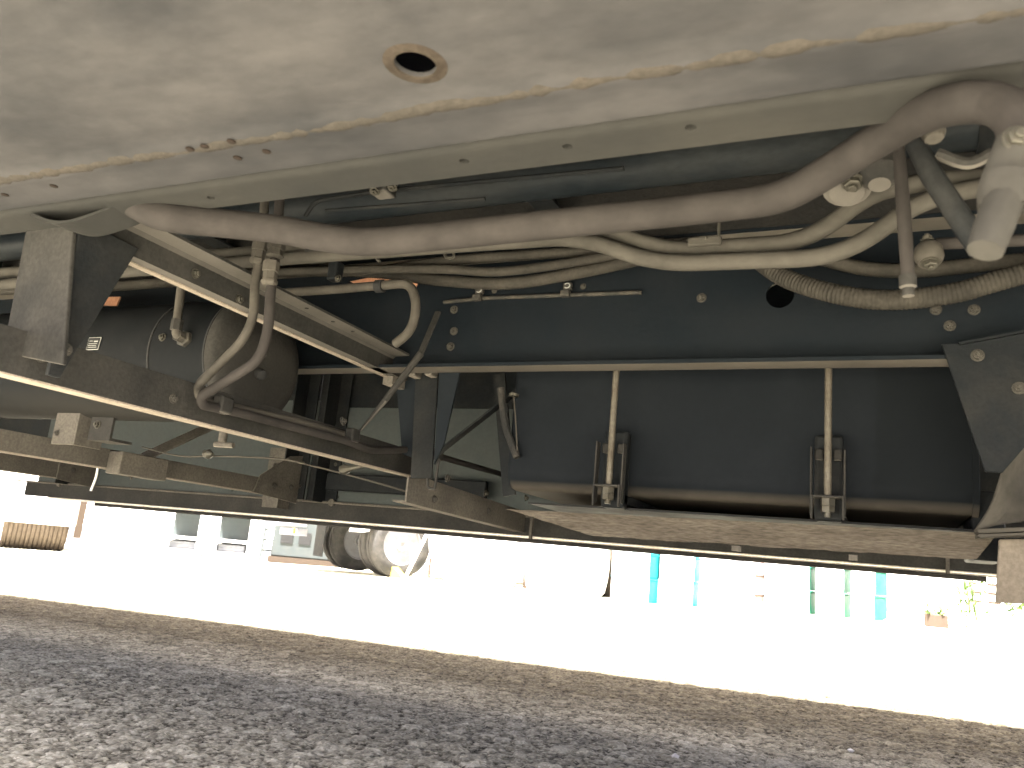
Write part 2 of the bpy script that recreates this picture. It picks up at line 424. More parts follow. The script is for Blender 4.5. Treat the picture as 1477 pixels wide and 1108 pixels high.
# ------------------------------------------------------------------ ground
def build_ground():
    rng = np.random.default_rng(3)
    def axis(segs):
        out = []
        for a, b, st in segs:
            n = max(1, int(round((b - a)/st)))
            out.append(np.linspace(a, b, n, endpoint=False))
        return np.concatenate(out + [np.array([segs[-1][1]])])
    xs = axis([(-90, -12, 6), (-12, -5, 0.5), (-5.0, -3.2, 0.008), (-3.2, 1.4, 0.0036), (1.4, 6, 0.4), (6, 90, 6)])
    ys = axis([(-60, -6, 6), (-6, 0.7, 0.3), (0.7, 2.2, 0.0036), (2.2, 3.7, 0.0052), (3.7, 4.4, 0.012), (4.4, 12, 0.5), (12, 140, 8)])
    nx, ny = len(xs), len(ys)
    Xg, Yg = np.meshgrid(xs, ys)
    def layer(cell, seed):
        rg = np.random.default_rng(seed)
        N = 256
        jx, jy = rg.random((N, N)), rg.random((N, N))
        rad = rg.uniform(0.55, 0.95, (N, N)); hh = rg.uniform(0.35, 1.0, (N, N)); cv = rg.random((N, N))
        wx = Xg/cell; wy = Yg/cell
        ci = np.floor(wx).astype(int); cj = np.floor(wy).astype(int)
        H = np.zeros_like(Xg); Cc = np.full_like(Xg, 0.25)
        for dx in (-1, 0, 1):
            for dy in (-1, 0, 1):
                a = (ci + dx) % N; b = (cj + dy + 57*((ci + dx)//N)) % N
                d2 = ((wx - (ci + dx) - jx[a, b])**2 + (wy - (cj + dy) - jy[a, b])**2)/rad[a, b]**2
                h = np.where(d2 < 1, np.sqrt(np.clip(1 - d2*0.85, 0, 1))*hh[a, b], 0)
                better = h > H
                H = np.where(better, h, H); Cc = np.where(better, cv[a, b], Cc)
        return H, Cc
    H1, C1 = layer(0.0125, 11)
    H2, C2 = layer(0.031, 5)
    fade = np.clip((Xg + 5.0)/0.3, 0, 1)*np.clip((1.4 - Xg)/0.2, 0, 1)*np.clip((Yg - 0.7)/0.1, 0, 1)*np.clip((4.4 - Yg)/0.3, 0, 1)
    und = 0.0015*np.sin(Xg*1.7 + 0.6*np.sin(Yg*2.1)) + 0.001*np.sin(Yg*3.1 + Xg*0.8)
    Zg = ground_z(Xg) + fade*(0.0066*H1 + 0.0052*H2*(C2 > 0.62) + und - 0.004)
    big = (C2 > 0.62)*(H2 > 0.45)
    stone = np.clip(np.where(big, 0.25 + 1.6*(C2 - 0.62) + 0.25*H1, 0.58*C1 + 0.70*H1 - 0.22), 0, 1)
    v = np.stack([Xg, Yg, Zg], -1).reshape(-1, 3).astype(np.float32)
    i = np.arange(nx*ny).reshape(ny, nx)
    q = np.stack([i[:-1, :-1], i[:-1, 1:], i[1:, 1:], i[1:, :-1]], -1).reshape(-1, 4).astype(np.int32)
    me = bpy.data.meshes.new('ground')
    me.vertices.add(len(v)); me.vertices.foreach_set('co', v.ravel())
    me.loops.add(q.size); me.loops.foreach_set('vertex_index', q.ravel())
    me.polygons.add(len(q)); me.polygons.foreach_set('loop_start', np.arange(0, q.size, 4, dtype=np.int32))
    me.update(calc_edges=True)
    me.polygons.foreach_set('use_smooth', np.ones(len(q), dtype=bool))
    a = me.attributes.new('stone', 'FLOAT', 'POINT'); a.data.foreach_set('value', stone.ravel().astype(np.float32))
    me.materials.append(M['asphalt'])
    o = bpy.data.objects.new('ground', me); COL.objects.link(o)
    tag(o, 'rough grey asphalt of the yard, shaded under the truck', 'asphalt', kind='structure')
build_ground()

# ------------------------------------------------------------------ the truck overhead
RB = 0.80                       # height of the rail bottoms
NY, FY = 0.589, 1.44            # outer faces of the two rails
XA, XB = -5.2, 2.6
truck = thing('truck', 'dusty truck chassis overhead with frame rails, pipes, air tank and fuel tank', 'truck', (-1.0, 1.015, 0))
TI = Matrix.Translation((1.0, -1.015, 0))

def part(mb, name, mat, label=None, bevel=0.0, parent=None, smooth=True):
    o = mb.build(name, mat, parent or truck, label, bevel, smooth=smooth)
    if parent is None: o.matrix_parent_inverse = TI
    return o

def c_profile(y_web, sgn, z0, z1, fl, t, rad=0.012):
    """C channel: web outer face at y_web, flanges run to sgn"""
    def arc(cy, cz, a0, a1, r, n=5):
        return [(cy + sgn*r*math.cos(a0 + (a1-a0)*k/n), cz + r*math.sin(a0 + (a1-a0)*k/n)) for k in range(n+1)]
    p = [(y_web + sgn*fl, z0)] + [(y, z) for y, z in arc(y_web + sgn*rad, z0 + rad, -math.pi/2, -math.pi, rad)]
    p += arc(y_web + sgn*rad, z1 - rad, math.pi, math.pi/2, rad)
    p += [(y_web + sgn*fl, z1), (y_web + sgn*fl, z1 - t), (y_web + sgn*t, z1 - t), (y_web + sgn*t, z0 + t), (y_web + sgn*fl, z0 + t)]
    return p

# near rail, and the wide sheet-steel sill whose underside hangs over the camera
near = part(extrude_x(c_profile(NY + 0.003, 1, RB + 0.004, 1.10, 0.055, 0.007), XA, XB), 'frame_rail', M['rail_near'], 'near frame rail with a drilled lower flange')
cut_holes(near, [((x, y, RB + 0.004), (0, 0, 1), r, 0.03) for x, y, r in ((-0.362, 0.619, 0.0050), (-0.254, 0.618, 0.0050), (-0.140, 0.614, 0.0050), (-0.696, 0.624, 0.0045), (0.05, 0.619, 0.0050))])
def sill_profile():
    z = RB
    p = [(0.255, 1.04), (0.255, z + 0.012), (0.267, z + 0.0025), (0.40, z + 0.0030), (0.490, z + 0.0030), (0.506, z + 0.0036), (0.513, z + 0.0014), (0.5195, z - 0.0006), (0.526, z - 0.0014), (0.533, z - 0.0008), (0.542, z + 0.0004), (0.560, z + 0.0004), (0.578, z)]
    p += [(0.578 + 0.010*math.sin(a), z + 0.010 - 0.010*math.cos(a)) for a in np.linspace(0.25, math.pi/2, 6)]
    return p + [(0.588, 1.04), (0.585, 1.04), (0.585, z + 0.02), (0.570, z + 0.0060), (0.535, z + 0.0050), (0.500, z + 0.0070), (0.272, z + 0.0060), (0.258, z + 0.018), (0.258, 1.04)]
lk = part(extrude_x(sill_profile(), -4.6, 1.9), 'side_sill', M['web_plate'], 'wide grey sheet-steel underside of the near sill with a drain hole')
cut_holes(lk, [((-0.327, 0.466, RB), (0, 0, 1), 0.0165, 0.42)])
part(MB().lathe((-0.327, 0.466, RB + 0.0029), (0, 0, -1), [(0, 0.0166), (0.0012, 0.0172), (0.0010, 0.021), (0.0, 0.026)], 28, False), 'rust_ring', M['rust_stain'], 'rusty rim of the drain hole', parent=lk)
ws = MB()
xs_w = np.arange(-4.5, 1.85, 0.009)
ridge = []
ph = 0.0
for x in xs_w:
    ph += random.uniform(-0.5, 0.5)
    ridge.append((x, 0.5235 + 0.0015*math.sin(ph), RB + 0.0098))
ws.tube(ridge, [random.uniform(0.0110, 0.0126) for _ in ridge], 20)
part(ws, 'worn_ridge', M['weld'], 'worn dusty ridge along the sill underside', parent=lk)
for x, y in ((-0.62, 0.519), (-0.60, 0.5185), (-0.565, 0.518), (-0.585, 0.548), (-0.545, 0.545), (-0.95, 0.548), (-0.86, 0.546)):
    part(MB().lathe((x, y, RB - 0.0012 if y < 0.53 else RB - 0.0001), (0, 0.0, -1), [(0, 0.0045), (0.0007, 0.0045), (0.001, 0.003)], 9), 'rust_pit', M['rust_spot'], parent=lk)
# far rail
far = part(extrude_x(c_profile(FY, -1, RB, 1.05, 0.060, 0.007), XA, XB), 'frame_rail', M['rail_far'], 'far frame rail with dark blue-grey inner web')
cut_holes(far, [((-0.149, FY, 0.939), (0, 1, 0), 0.0245, 0.06)])
for px in ((-0.8149, 1.4330, 0.8925), (-0.8208, 1.4330, 0.9413), (-0.8192, 1.4330, 0.8585), (0.1206, 1.4330, 0.8711), (0.1562, 1.4330, 0.8973), (0.1008, 1.4330, 0.8998), (-0.2898, 1.4330, 0.9408)):
    bolt(far, px, (0, -1, 0), 0.0085)

# bed above
bed = part(MB().box(XA, XB + 0.1, 0.27, 2.20, 1.1652, 1.20), 'bed_floor', M['floor'], 'dark underside of the cargo bed')
for k in range(9):
    x = -4.9 + k*0.86
    for ya, yb in ((NY + 0.065, FY - 0.065), (FY + 0.005, 2.19)):
      part(extrude_y([(x, 1.10), (x + 0.05, 1.10), (x + 0.05, 1.106), (x + 0.006, 1.106), (x + 0.006, 1.159), (x + 0.05, 1.159), (x + 0.05, 1.164), (x, 1.164)], ya, yb), 'sleeper_beam', M['dark'], parent=bed)
for y, z in ((NY, 1.101), (FY - 0.06, 1.051)):
    part(MB().box(XA, XB, y, y + 0.06, z, 1.1645), 'subframe_beam', M['floor'], parent=bed)
for y in (0.235, 2.205):
    for k in range(10):
        part(MB().box(XA, XB + 0.1, y, y + 0.03, 1.06 + 0.209*k, 1.264 + 0.209*k), 'side_board', M['grey_paint'], parent=bed, bevel=0.004)
part(MB().box(XA - 0.03, XA, 0.24, 2.23, 1.06, 3.14), 'headboard', M['grey_paint'], parent=bed)

# drive shaft
sh = part(MB().lathe((-4.0, 1.015, 0.977), (1, 0, 0.006), [(0, 0.02), (0.1, 0.042), (0.2, 0.034), (5.2, 0.034), (5.3, 0.044), (5.5, 0.02)], 24), 'drive_shaft', M['shaft'], 'dark blue-grey drive shaft between the rails')
part(MB().lathe((0.12, 1.015, 0.999), (1, 0, 0), [(0, 0.035), (0.02, 0.058), (0.09, 0.058), (0.11, 0.035)], 24), 'joint', M['dark'], parent=sh)
sb = part(MB().bar((-0.60, 1.10, 1.075), (-0.60, 1.10, 0.93), 0.05, 0.02), 'shaft_bracket', M['dark'], parent=sh)
# slim conduits and small brackets hung below the bed
part(MB().tube(fillet([(-0.8426, 0.9500, 0.9434), (-0.8261, 0.9500, 0.9686), (-0.7053, 0.9500, 0.9722), (-0.3047, 0.9500, 0.9606)], 0.02), 0.0035, 8), 'thin_pipe', M['dark'])
part(MB().tube([(-0.7849, 0.9300, 0.9381), (-0.5021, 0.9300, 0.9275)], 0.003, 8), 'thin_pipe', M['dark'])
clip = part(MB().box(*sum(((a - 0.016, a + 0.016) for a in (-0.6742, 0.9200, 0.9632)), ())), 'pipe_clip', M['cross'], bevel=0.004)
for p in (((-0.6732, 0.9000, 0.9442)), ((-0.6431, 0.9000, 0.9475))): bolt(clip, p, (0, -0.5, -1), 0.007, True)

# ---- cross member between the rails
XC = -0.96
cm = part(extrude_y([(XC - 0.035, RB), (XC, RB), (XC, 0.833), (XC + 0.006, 0.8385), (XC + 0.040, 0.8400), (XC + 0.040, 0.8445), (XC - 0.004, 0.8445), (XC - 0.0045, RB + 0.0045), (XC - 0.035, RB + 0.0045)], NY + 0.06, FY + 0.06), 'crossmember', M['cross'], 'dusty cross member running between the two rails')
cut_holes(cm, [((XC + 0.022, y, 0.84), (0, 0, 1), 0.0042, 0.03) for y in (1.10, 1.18, 1.245)])
for p in ((-0.9590, 0.8573, 0.8160), (-0.9590, 0.9558, 0.8078)): bolt(cm, p, (1, 0, 0), 0.0075, True)
part(MB().box(XC - 0.03, XC - 0.005, FY + 0.008, FY + 0.06, 0.78, 0.799), 'end_tab', M['tan'], parent=cm)

# ---- near hanger post
post = part(MB().prism([(-1.0558, 0.6450, 0.8387), (-0.9619, 0.6450, 0.8289), (-0.9185, 0.6450, 0.6131), (-1.0019, 0.6450, 0.6255), (-1.0152, 0.6450, 0.6483), (-1.0420, 0.6450, 0.6529)], (0, 0.006, 0)), 'hanger_post', M['cross'], 'tapered hanger bracket below the near rail', 0.0015)
xs_ = -0.958
part(MB().prism([(xs_, 0.652, 0.815), (xs_, 0.745, 0.812), (xs_, 0.722, 0.75), (xs_, 0.670, 0.602), (xs_, 0.652, 0.602)], (0.006, 0, 0)), 'side_plate', M['dark'], parent=post, bevel=0.0015)
arc = [(-0.9768, 0.6000, 0.7981), (-0.9384, 0.6000, 0.7859), (-0.9127, 0.6050, 0.7847), (-0.8777, 0.6100, 0.7929), (-0.8445, 0.6150, 0.8047), (-0.8230, 0.6200, 0.8140)]
arc = spline(arc, 6)
sd = MB()
for a, b in zip(arc, arc[1:]):
    sd.prism([a, b, b + V((0, 0.05, 0.004)), a + V((0, 0.05, 0.004))], (0, 0, 0.004))
part(sd, 'saddle_lip', M['rail_near'], 'curved lip bolted under the near rail', parent=post)
part(MB().box(-1.22, -1.035, 0.636, 0.668, 0.606, 0.660), 'foot_block', M['dark'], parent=post, bevel=0.004)
bolt(post, (-0.951, 0.668, 0.64), (1, 0, 0), 0.008)

# ---- lower cross member
XL = -1.0
lo = part(extrude_y([(XL, 0.600), (XL, 0.659), (XL - 0.005, 0.659), (XL - 0.005, 0.605), (XL - 0.030, 0.605), (XL - 0.030, 0.600)], 0.36, 1.68), 'lower_crossmember', M['cross'], 'lower angle beam crossing under the air tank with a bright dusty lip', 0.001)
part(MB().box(XL - 0.030, XL - 0.0005, 0.361, 1.679, 0.5975, 0.5998), 'lip', M['splash'], 'bright dust-caked lip of the lower beam', parent=lo)
part(MB().box(XC - 0.035, XC - 0.022, NY + 0.061, FY + 0.059, RB - 0.0022, RB - 0.0002), 'lip', M['splash'], parent=cm)
for p in ((-0.9990, 0.6706, 0.6315), (-0.9990, 0.8955, 0.6249)): bolt(lo, p, (1, 0, 0), 0.007)
# plate that carries its far end to the side guard
xp = -0.93
gp = part(MB().prism([(xp, 1.50, 0.583), (xp, 1.56, 0.590), (xp, 2.17, 0.566), (xp, 2.17, 0.506), (xp, 1.50, 0.527)], (0.005, 0, 0)), 'carrier_plate', M['tan'], 'brown dusty plate joining the lower beam to the side guard', 0.001)
part(MB().prism([(xp, 1.50, 0.527), (xp, 2.17, 0.506), (xp - 0.03, 2.17, 0.506), (xp - 0.03, 1.50, 0.527)], (0, 0, 0.004)), 'lip', M['tan'], parent=gp)
for p, z in (((-0.9250, 1.6207, 0.5464), False), ((-0.9250, 1.8873, 0.5885), True), ((-0.9250, 2.1573, 0.6059), True), ((-0.9250, 1.9142, 0.5456), False), ((-0.9250, 1.6725, 0.6014), False)): bolt(gp, p, (1, 0, 0), 0.0085, z)

# ---- far hanger post
fp = part(MB().prism([(-0.9409, 1.5000, 0.8282), (-0.8830, 1.5000, 0.8275), (-0.8688, 1.5000, 0.5820), (-0.9210, 1.5000, 0.5796)], (0, 0.006, 0)), 'hanger_post', M['dark'], 'dark hanger bracket below the far rail', 0.001)
part(MB().prism([(-0.8443, 1.4400, 0.8116), (-0.7936, 1.4400, 0.8109), (-0.8249, 1.4600, 0.6525), (-0.8427, 1.4600, 0.6075)], (0, 0.005, 0)), 'right_flange', M['rail_far'], parent=fp)
part(MB().prism([(-0.9874, 1.5000, 0.7912), (-0.9387, 1.5000, 0.8120), (-0.9361, 1.5200, 0.6282), (-0.9626, 1.5200, 0.6351)], (0, 0.005, 0)), 'left_flange', M['rail_far'], parent=fp)
part(MB().tube(fillet([(-0.8598, 1.4700, 0.5786), (-0.8571, 1.4700, 0.5580), (-0.8400, 1.4700, 0.5559), (-0.8396, 1.4700, 0.5795), (-0.8382, 1.4700, 0.6210)], 0.006), 0.003, 8), 'u_bolt', M['cross'], parent=fp)
for p in ((-0.9132, 1.4700, 0.8075), (-0.8729, 1.4700, 0.8102)):
    part(MB().box(p[0]-0.009, p[0]+0.009, p[1]-0.03, p[1], p[2]-0.012, p[2]+0.012), 'tab', M['tan'], parent=fp, bevel=0.003)
br = part(MB().bar((-0.8733, 1.5200, 0.6380), (-0.7311, 1.6000, 0.7978), 0.004, 0.032, (1, 0, 1)), 'diagonal_brace', M['dark'], 'dark diagonal brace beside the fuel tank')
part(MB().bar((-0.7886, 1.6200, 0.8439), (-0.7336, 1.6200, 0.5646), 0.03, 0.006, (0, 1, 0)), 'upright_brace', M['dark'])
part(MB().tube(spline([(-0.7478, 1.5500, 0.7942), (-0.7295, 1.5500, 0.7162), (-0.7083, 1.5500, 0.6707), (-0.6922, 1.5500, 0.6410)]), 0.008, 8), 'drain_hose', M['rubber'])
wr = part(MB().tube(spline([(-0.7046, 1.5300, 0.7709), (-0.6939, 1.5300, 0.7130), (-0.6847, 1.5300, 0.6531)]), 0.0016, 6), 'wire', M['pipe_dark'])
part(MB().lathe((-0.7046, 1.5300, 0.7709), (0, 0, 1), [(0, 0.011), (0.006, 0.011)], 12), 'wire_stop', M['zinc'], parent=wr)

# ---- tie rod with flat blade, from the far web down to the brake pipes
part(MB().bar((-0.8162, 1.3600, 0.9124), (-0.8284, 1.3300, 0.8120), 0.005, 0.012, (1, 0, 0.4)).tube([(-0.8272, 1.3300, 0.8148), (-0.8771, 1.3000, 0.7120), (-0.9650, 1.3375, 0.6426)], [0.0075, 0.0060, 0.0020], 8), 'stay_rod', M['cross'], 'thin slanting stay rod')

# ---- air tank
TY, TZ, TR = 1.24, 0.78, 0.13
prof = [(0, 0.02), (0.008, 0.06), (0.022, 0.095), (0.045, 0.118), (0.075, 0.1285), (0.1, TR)]
L = 1.10
prof2 = prof + [(L - 0.10, TR)] + [(L - t, r) for t, r in prof[::-1][1:]]
# nearly flat right-hand head with a tight rim
prof2 = prof + [(L - 0.030, TR), (L - 0.012, 0.1285), (L - 0.004, 0.122), (L + 0.004, 0.10), (L + 0.010, 0.06), (L + 0.012, 0.02)]
at = part(MB().lathe((-1.155 - L, TY, TZ), (1, 0, 0), prof2, 56), 'air_tank', M['airtank'], 'dark cylindrical air tank slung between the rails')
part(MB().lathe((-1.155 - L, TY, TZ), (1, 0, 0), [(L - 0.0295, TR + 0.0012), (L - 0.0115, 0.1297), (L - 0.0032, 0.1230), (L + 0.0050, 0.1005), (L + 0.0110, 0.06), (L + 0.0130, 0.02)], 56), 'end_head', M['tank_head'], 'lighter domed head of the air tank', parent=at)
for x in (-1.335, -1.185, -1.95):
    part(MB().lathe((x, TY, TZ), (1, 0, 0), [(0, TR + 0.0002), (0.0006, TR + 0.0022), (0.0045, TR + 0.0022), (0.005, TR + 0.0002)], 56), 'seam_ring', M['black_hole'], parent=at)
def on_tank(x, ang, r=TR): return V((x, TY - r*math.cos(ang), TZ + r*math.sin(ang)))
ang = R(4)
c = on_tank(-1.495, ang, TR + 0.0012); nrm = V((0, -math.cos(ang), math.sin(ang))); upv = V((0, math.sin(ang), math.cos(ang)))
def plate_on(c, w, h, d):
    s = V((1, 0, 0))
    return MB().prism([c - s*w - upv*h, c + s*w - upv*h, c + s*w + upv*h, c - s*w + upv*h], nrm*d)
lp = part(plate_on(c, 0.0185, 0.0140, 0.001), 'label_plate', M['white_mark'], 'small black data plate with a pale border on the air tank', parent=at)
at2 = plate_on(c + nrm*0.0011, 0.0172, 0.0127, 0.0006)
lp2 = part(at2, 'label_field', M['black_hole'], parent=at)
for dx, dz, w, hh in ((0.007, 0.0045, 0.006, 0.0014), (-0.008, 0.0055, 0.005, 0.0006), (-0.001, -0.0005, 0.013, 0.0005), (-0.002, -0.0045, 0.012, 0.0005), (0.0, -0.0085, 0.013, 0.0005)):
    part(plate_on(c + nrm*0.0018 + V((dx, 0, 0)) + upv*dz, w, hh, 0.0004), 'print_line', M['white_mark'], parent=at)
f1 = on_tank(-1.235, R(5))
part(MB().lathe(f1, (0, -1, 0.1), [(0, 0.017), (0.008, 0.017), (0.010, 0.012), (0.024, 0.012)], 6), 'fitting', M['bolt_dark'], parent=at)
e0 = f1 + V((0, -0.026, 0.003))
part(MB().tube(fillet([f1 + V((0, -0.012, 0)), e0, e0 + V((-0.005, 0.0, 0.045)), (-1.2401, 1.0800, 0.8966)], 0.012), [0.009]*100 and 0.0085, 10), 'elbow_pipe', M['pipe_dark'], parent=at)
part(MB().lathe(e0 + V((-0.002, 0, 0.008)), (0, 0, 1), [(0, 0.0115), (0.022, 0.0115)], 6), 'elbow_nut', M['cross'], parent=at)
bolt(at, on_tank(-1.30, R(8)), (0, -1, 0.1), 0.008, True)
bolt(at, (-1.146, TY - 0.01, TZ + 0.012), (1, 0, 0), 0.009, True)
part(MB().lathe((-1.146, TY - 0.015, TZ - 0.028), (1, -0.2, -0.4), [(0, 0.011), (0.02, 0.011), (0.022, 0.006)], 10), 'plug', M['black_hole'], parent=at)
dv = on_tank(-1.30, R(-80))
part(MB().lathe(dv + V((0.05, 0.05, 0.005)), (0, 0, -1), [(0, 0.014), (0.02, 0.014), (0.022, 0.009), (0.045, 0.009)], 10).lathe(dv + V((0.03, 0.05, -0.045)), (1, 0.2, 0), [(0, 0.006), (0.045, 0.006)], 8), 'drain_valve', M['tan'], parent=at)
# cradle of the tank
cr = part(MB().box(-1.69, -1.62, 1.20, 1.206, 0.585, 0.70).box(-1.62, -1.614, 1.20, 1.27, 0.585, 0.69), 'tank_cradle', M['tan'], 'tan bracket under the air tank', 0.001)
bolt(cr, (-1.675, 1.199, 0.61), (0, -1, 0), 0.006)
part(MB().box(-1.60, -1.53, 1.22, 1.226, 0.60, 0.66).box(-1.60, -1.53, 1.226, 1.28, 0.60, 0.606), 'clamp_plate', M['cross'], parent=cr)
bolt(cr, (-1.575, 1.219, 0.635), (0, -1, 0), 0.009, True)
for x in (-2.02, -1.40):
    st = MB(); ring = [on_tank(x, a, TR + 0.0015) for a in np.linspace(R(-120), R(80), 26)]
    for a, b in zip(ring, ring[1:]): st.prism([a, b, b + V((0.016, 0, 0)), a + V((0.016, 0, 0))], (a - V((x, TY, TZ))).normalized()*0.0015)
    if x < -1.5: part(st, 'tank_band', M['black_hole'], parent=at)

# ---- guard arms that reach out to the far side
def arm(x, z0, z1, y0, y1, lab):
    a = part(extrude_y([(x, z0), (x, z1), (x - 0.005, z1), (x - 0.005, z0 + 0.005), (x - 0.034, z0 + 0.005), (x - 0.034, z0)], y0, y1), 'guard_arm', M['tan'], lab, 0.001)
    part(MB().box(x - 0.034, x - 0.0005, y0 + 0.001, y1 - 0.001, z0 - 0.0025, z0 - 0.0002), 'lip', M['splash'], parent=a)
    return a
a1 = arm(-1.75, 0.557, 0.604, 0.95, 2.02, 'tan angle arm below the air tank reaching to the side guard')
part(MB().box(-1.748, -1.70, 1.40, 1.55, 0.543, 0.60), 'splice_box', M['tan'], parent=a1, bevel=0.003)
bolt(a1, (-1.724, 1.46, 0.5425), (0, 0, -1), 0.006)
part(MB().prism([(-1.748, 1.93, 0.555), (-1.748, 2.14, 0.54), (-1.748, 2.14, 0.70), (-1.748, 2.08, 0.69), (-1.748, 1.95, 0.61)], (0.006, 0, 0)), 'gusset', M['tan'], parent=a1, bevel=0.001)
for p in ((-1.741, 2.02, 0.585), (-1.741, 2.10, 0.59)): bolt(a1, p, (1, 0, 0), 0.009)
part(MB().bar((-1.735, 1.50, 0.60), (-1.70, 1.75, 0.76), 0.035, 0.005, (0.3, -0.5, 0.8)), 'diagonal_bar', M['tan'], parent=a1)
a2 = arm(-2.75, 0.565, 0.625, 1.0, 2.10, 'tan angle arm at the far left below the chassis')
part(MB().prism([(-2.748, 2.0, 0.56), (-2.748, 2.16, 0.545), (-2.748, 2.16, 0.66), (-2.748, 2.0, 0.64)], (0.006, 0, 0)), 'gusset', M['tan'], parent=a2)
bolt(a2, (-2.741, 2.06, 0.60), (1, 0, 0), 0.009)
wire = part(MB().tube(spline([(-1.6592, 1.4200, 0.6145), (-1.5257, 1.4200, 0.5963), (-1.4154, 1.4200, 0.6000), (-1.2627, 1.4600, 0.6047), (-1.1919, 1.5000, 0.5968), (-1.0868, 1.5500, 0.5786), (-0.9940, 1.6200, 0.5588)]), 0.0022, 6), 'cable', M['pipe_dark'], 'thin cable sagging under the air tank')
part(MB().lathe((-1.1080, 1.5000, 0.5904), (1, 0, 0.2), [(0, 0.010), (0.012, 0.013), (0.028, 0.006), (0.07, 0.004)], 8), 'cable_clip', M['zinc'], parent=wire)
part(MB().lathe((-1.4265, 1.4000, 0.6015), (1, 0, 0.0), [(0, 0.010), (0.012, 0.012), (0.022, 0.005)], 8), 'cable_clip', M['zinc'], parent=wire)
part(MB().tube(spline([(-2.4728, 1.9500, 0.6113), (-2.4739, 1.9500, 0.5674), (-2.4853, 1.9500, 0.5231)]), 0.004, 8), 'white_cable_end', M['white_paint'])

# ---- far side: guard rails, uprights, infill panels
GY = 2.17
sg = part(extrude_x([(GY, 0.497), (GY + 0.03, 0.497), (GY + 0.03, 0.501), (GY + 0.004, 0.501), (GY + 0.004, 0.546), (GY + 0.03, 0.546), (GY + 0.03, 0.55), (GY, 0.55)], -3.15, 0.36), 'side_guard_rail', M['cross'], 'lower channel rail of the far side guard')
part(MB().tube([(-3.2, GY - 0.004, 0.553), (-0.8, GY - 0.004, 0.553)], 0.0035, 8), 'rail_lip', M['tan'], parent=sg)
part(MB().tube([(-2.75, GY + 0.020, 0.4850), (0.245, GY + 0.020, 0.4850)], 0.008, 10), 'guard_tube', M['cross'], parent=sg)
part(MB().tube([(-3.0, GY + 0.004, 0.4935), (0.30, GY + 0.004, 0.4935)], 0.0048, 10), 'trim_tube', M['bright'], 'bright aluminium trim tube of the side guard', parent=sg)
for p in ((-1.62, 0), (-1.9, 0), (-2.95, 0)):
    part(MB().lathe((p[0], GY - 0.001, 0.553), (0, -1, 0), [(0, 0.012), (0.006, 0.012)], 10), 'lip_stud', M['tan'], parent=sg)
for x in (-0.905, 0.16):
    part(MB().box(x, x + 0.008, GY - 0.012, GY + 0.0, 0.488, 0.56), 'rail_clip', M['tan'], parent=sg)
pn = part(MB().box(-3.1, -1.74, GY + 0.012, GY + 0.018, 0.552, 0.90), 'infill_panel', M['panel'], 'grey green sheet panel of the far side skirt')
for p in ((-2.0658, 2.1810, 0.5731), (-2.5841, 2.1810, 0.5441)): part(MB().lathe(p, (0, -1, 0), [(0, 0.006), (0.001, 0.006)], 10), 'screw', M['black_hole'], parent=pn)
pn2 = part(MB().box(-1.69, -0.70, GY + 0.012, GY + 0.018, 0.552, 0.876), 'infill_panel', M['panel'], 'grey green sheet panel beside the fuel tank')
part(MB().lathe((-1.6099, 2.1810, 0.5733), (0, -1, 0), [(0, 0.006), (0.001, 0.006)], 10), 'screw', M['black_hole'], parent=pn2)
part(MB().box(-1.745, -0.70, GY + 0.02, GY + 0.03, 0.860, 1.165), 'upper_skirt', M['dark'], 'dark upper skirt sheet')
part(MB().box(-3.12, -1.75, GY + 0.02, GY + 0.03, 0.88, 1.165), 'upper_skirt', M['dark'])
part(MB().box(-5.1, -3.09, GY + 0.032, GY + 0.04, 0.60, 1.165), 'upper_skirt', M['dark'])
part(MB().box(-0.69, 0.37, GY + 0.032, GY + 0.04, 0.51, 1.165), 'upper_skirt', M['dark'])
part(MB().box(-1.77, -1.66, GY + 0.0185, GY + 0.022, 0.552, 0.90), 'joint_strip', M['dark'])
for x, w in ((-1.795, 0.05), (-1.66, 0.05), (-2.9, 0.05)):
    u = part(MB().box(x, x + 0.005, GY - 0.06, GY + 0.01, 0.551, 1.06).box(x, x + w, GY + 0.004, GY + 0.009, 0.551, 1.06), 'guard_upright', M['dark'], 'dark upright of the far side guard')
    for z in (0.60, 0.68): bolt(u, (x + w*0.6, GY + 0.003, z), (0, -1, 0), 0.006)
u = part(MB().box(-1.86, -1.80, GY - 0.06, GY - 0.054, 0.52, 0.72).box(-1.80, -1.795, GY - 0.06, GY - 0.002, 0.52, 0.72), 'guard_bracket', M['tan'], 'tan bracket bolted to the side guard')
for z in (0.56, 0.66): bolt(u, (-1.83, GY - 0.061, z), (0, -1, 0), 0.008)
part(MB().box(-1.62, -1.04, GY - 0.05, GY - 0.03, 0.59, 0.645), 'lower_stiffener', M['dark'], 'dark stiffener across the skirt panel', 0.004)

# ---- fuel tank
FX0, FX1, FT0, FT1, FZ0, FZ1 = -0.722, 0.172, 1.565, 2.10, 0.575, 1.06
def rrect(y0, y1, z0, z1, r, n=6):
    p = []
    for cy, cz, a in ((y0 + r, z0 + r, math.pi), (y1 - r, z0 + r, 1.5*math.pi), (y1 - r, z1 - r, 0), (y0 + r, z1 - r, 0.5*math.pi)):
        p += [(cy + r*math.cos(a + k/n*math.pi/2), cz + r*math.sin(a + k/n*math.pi/2)) for k in range(n+1)]
    return p
ft = part(extrude_x(rrect(FT0, FT1, FZ0, FZ1, 0.045), FX0, FX1), 'fuel_tank', M['fueltank'], 'large dark fuel tank beyond the far rail', 0.008)
part(extrude_x(rrect(FT0 - 0.004, FT1 + 0.004, FZ0 - 0.004, FZ1 + 0.004, 0.049), FX1 - 0.012, FX1 - 0.002), 'end_seam', M['fueltank'], parent=ft)
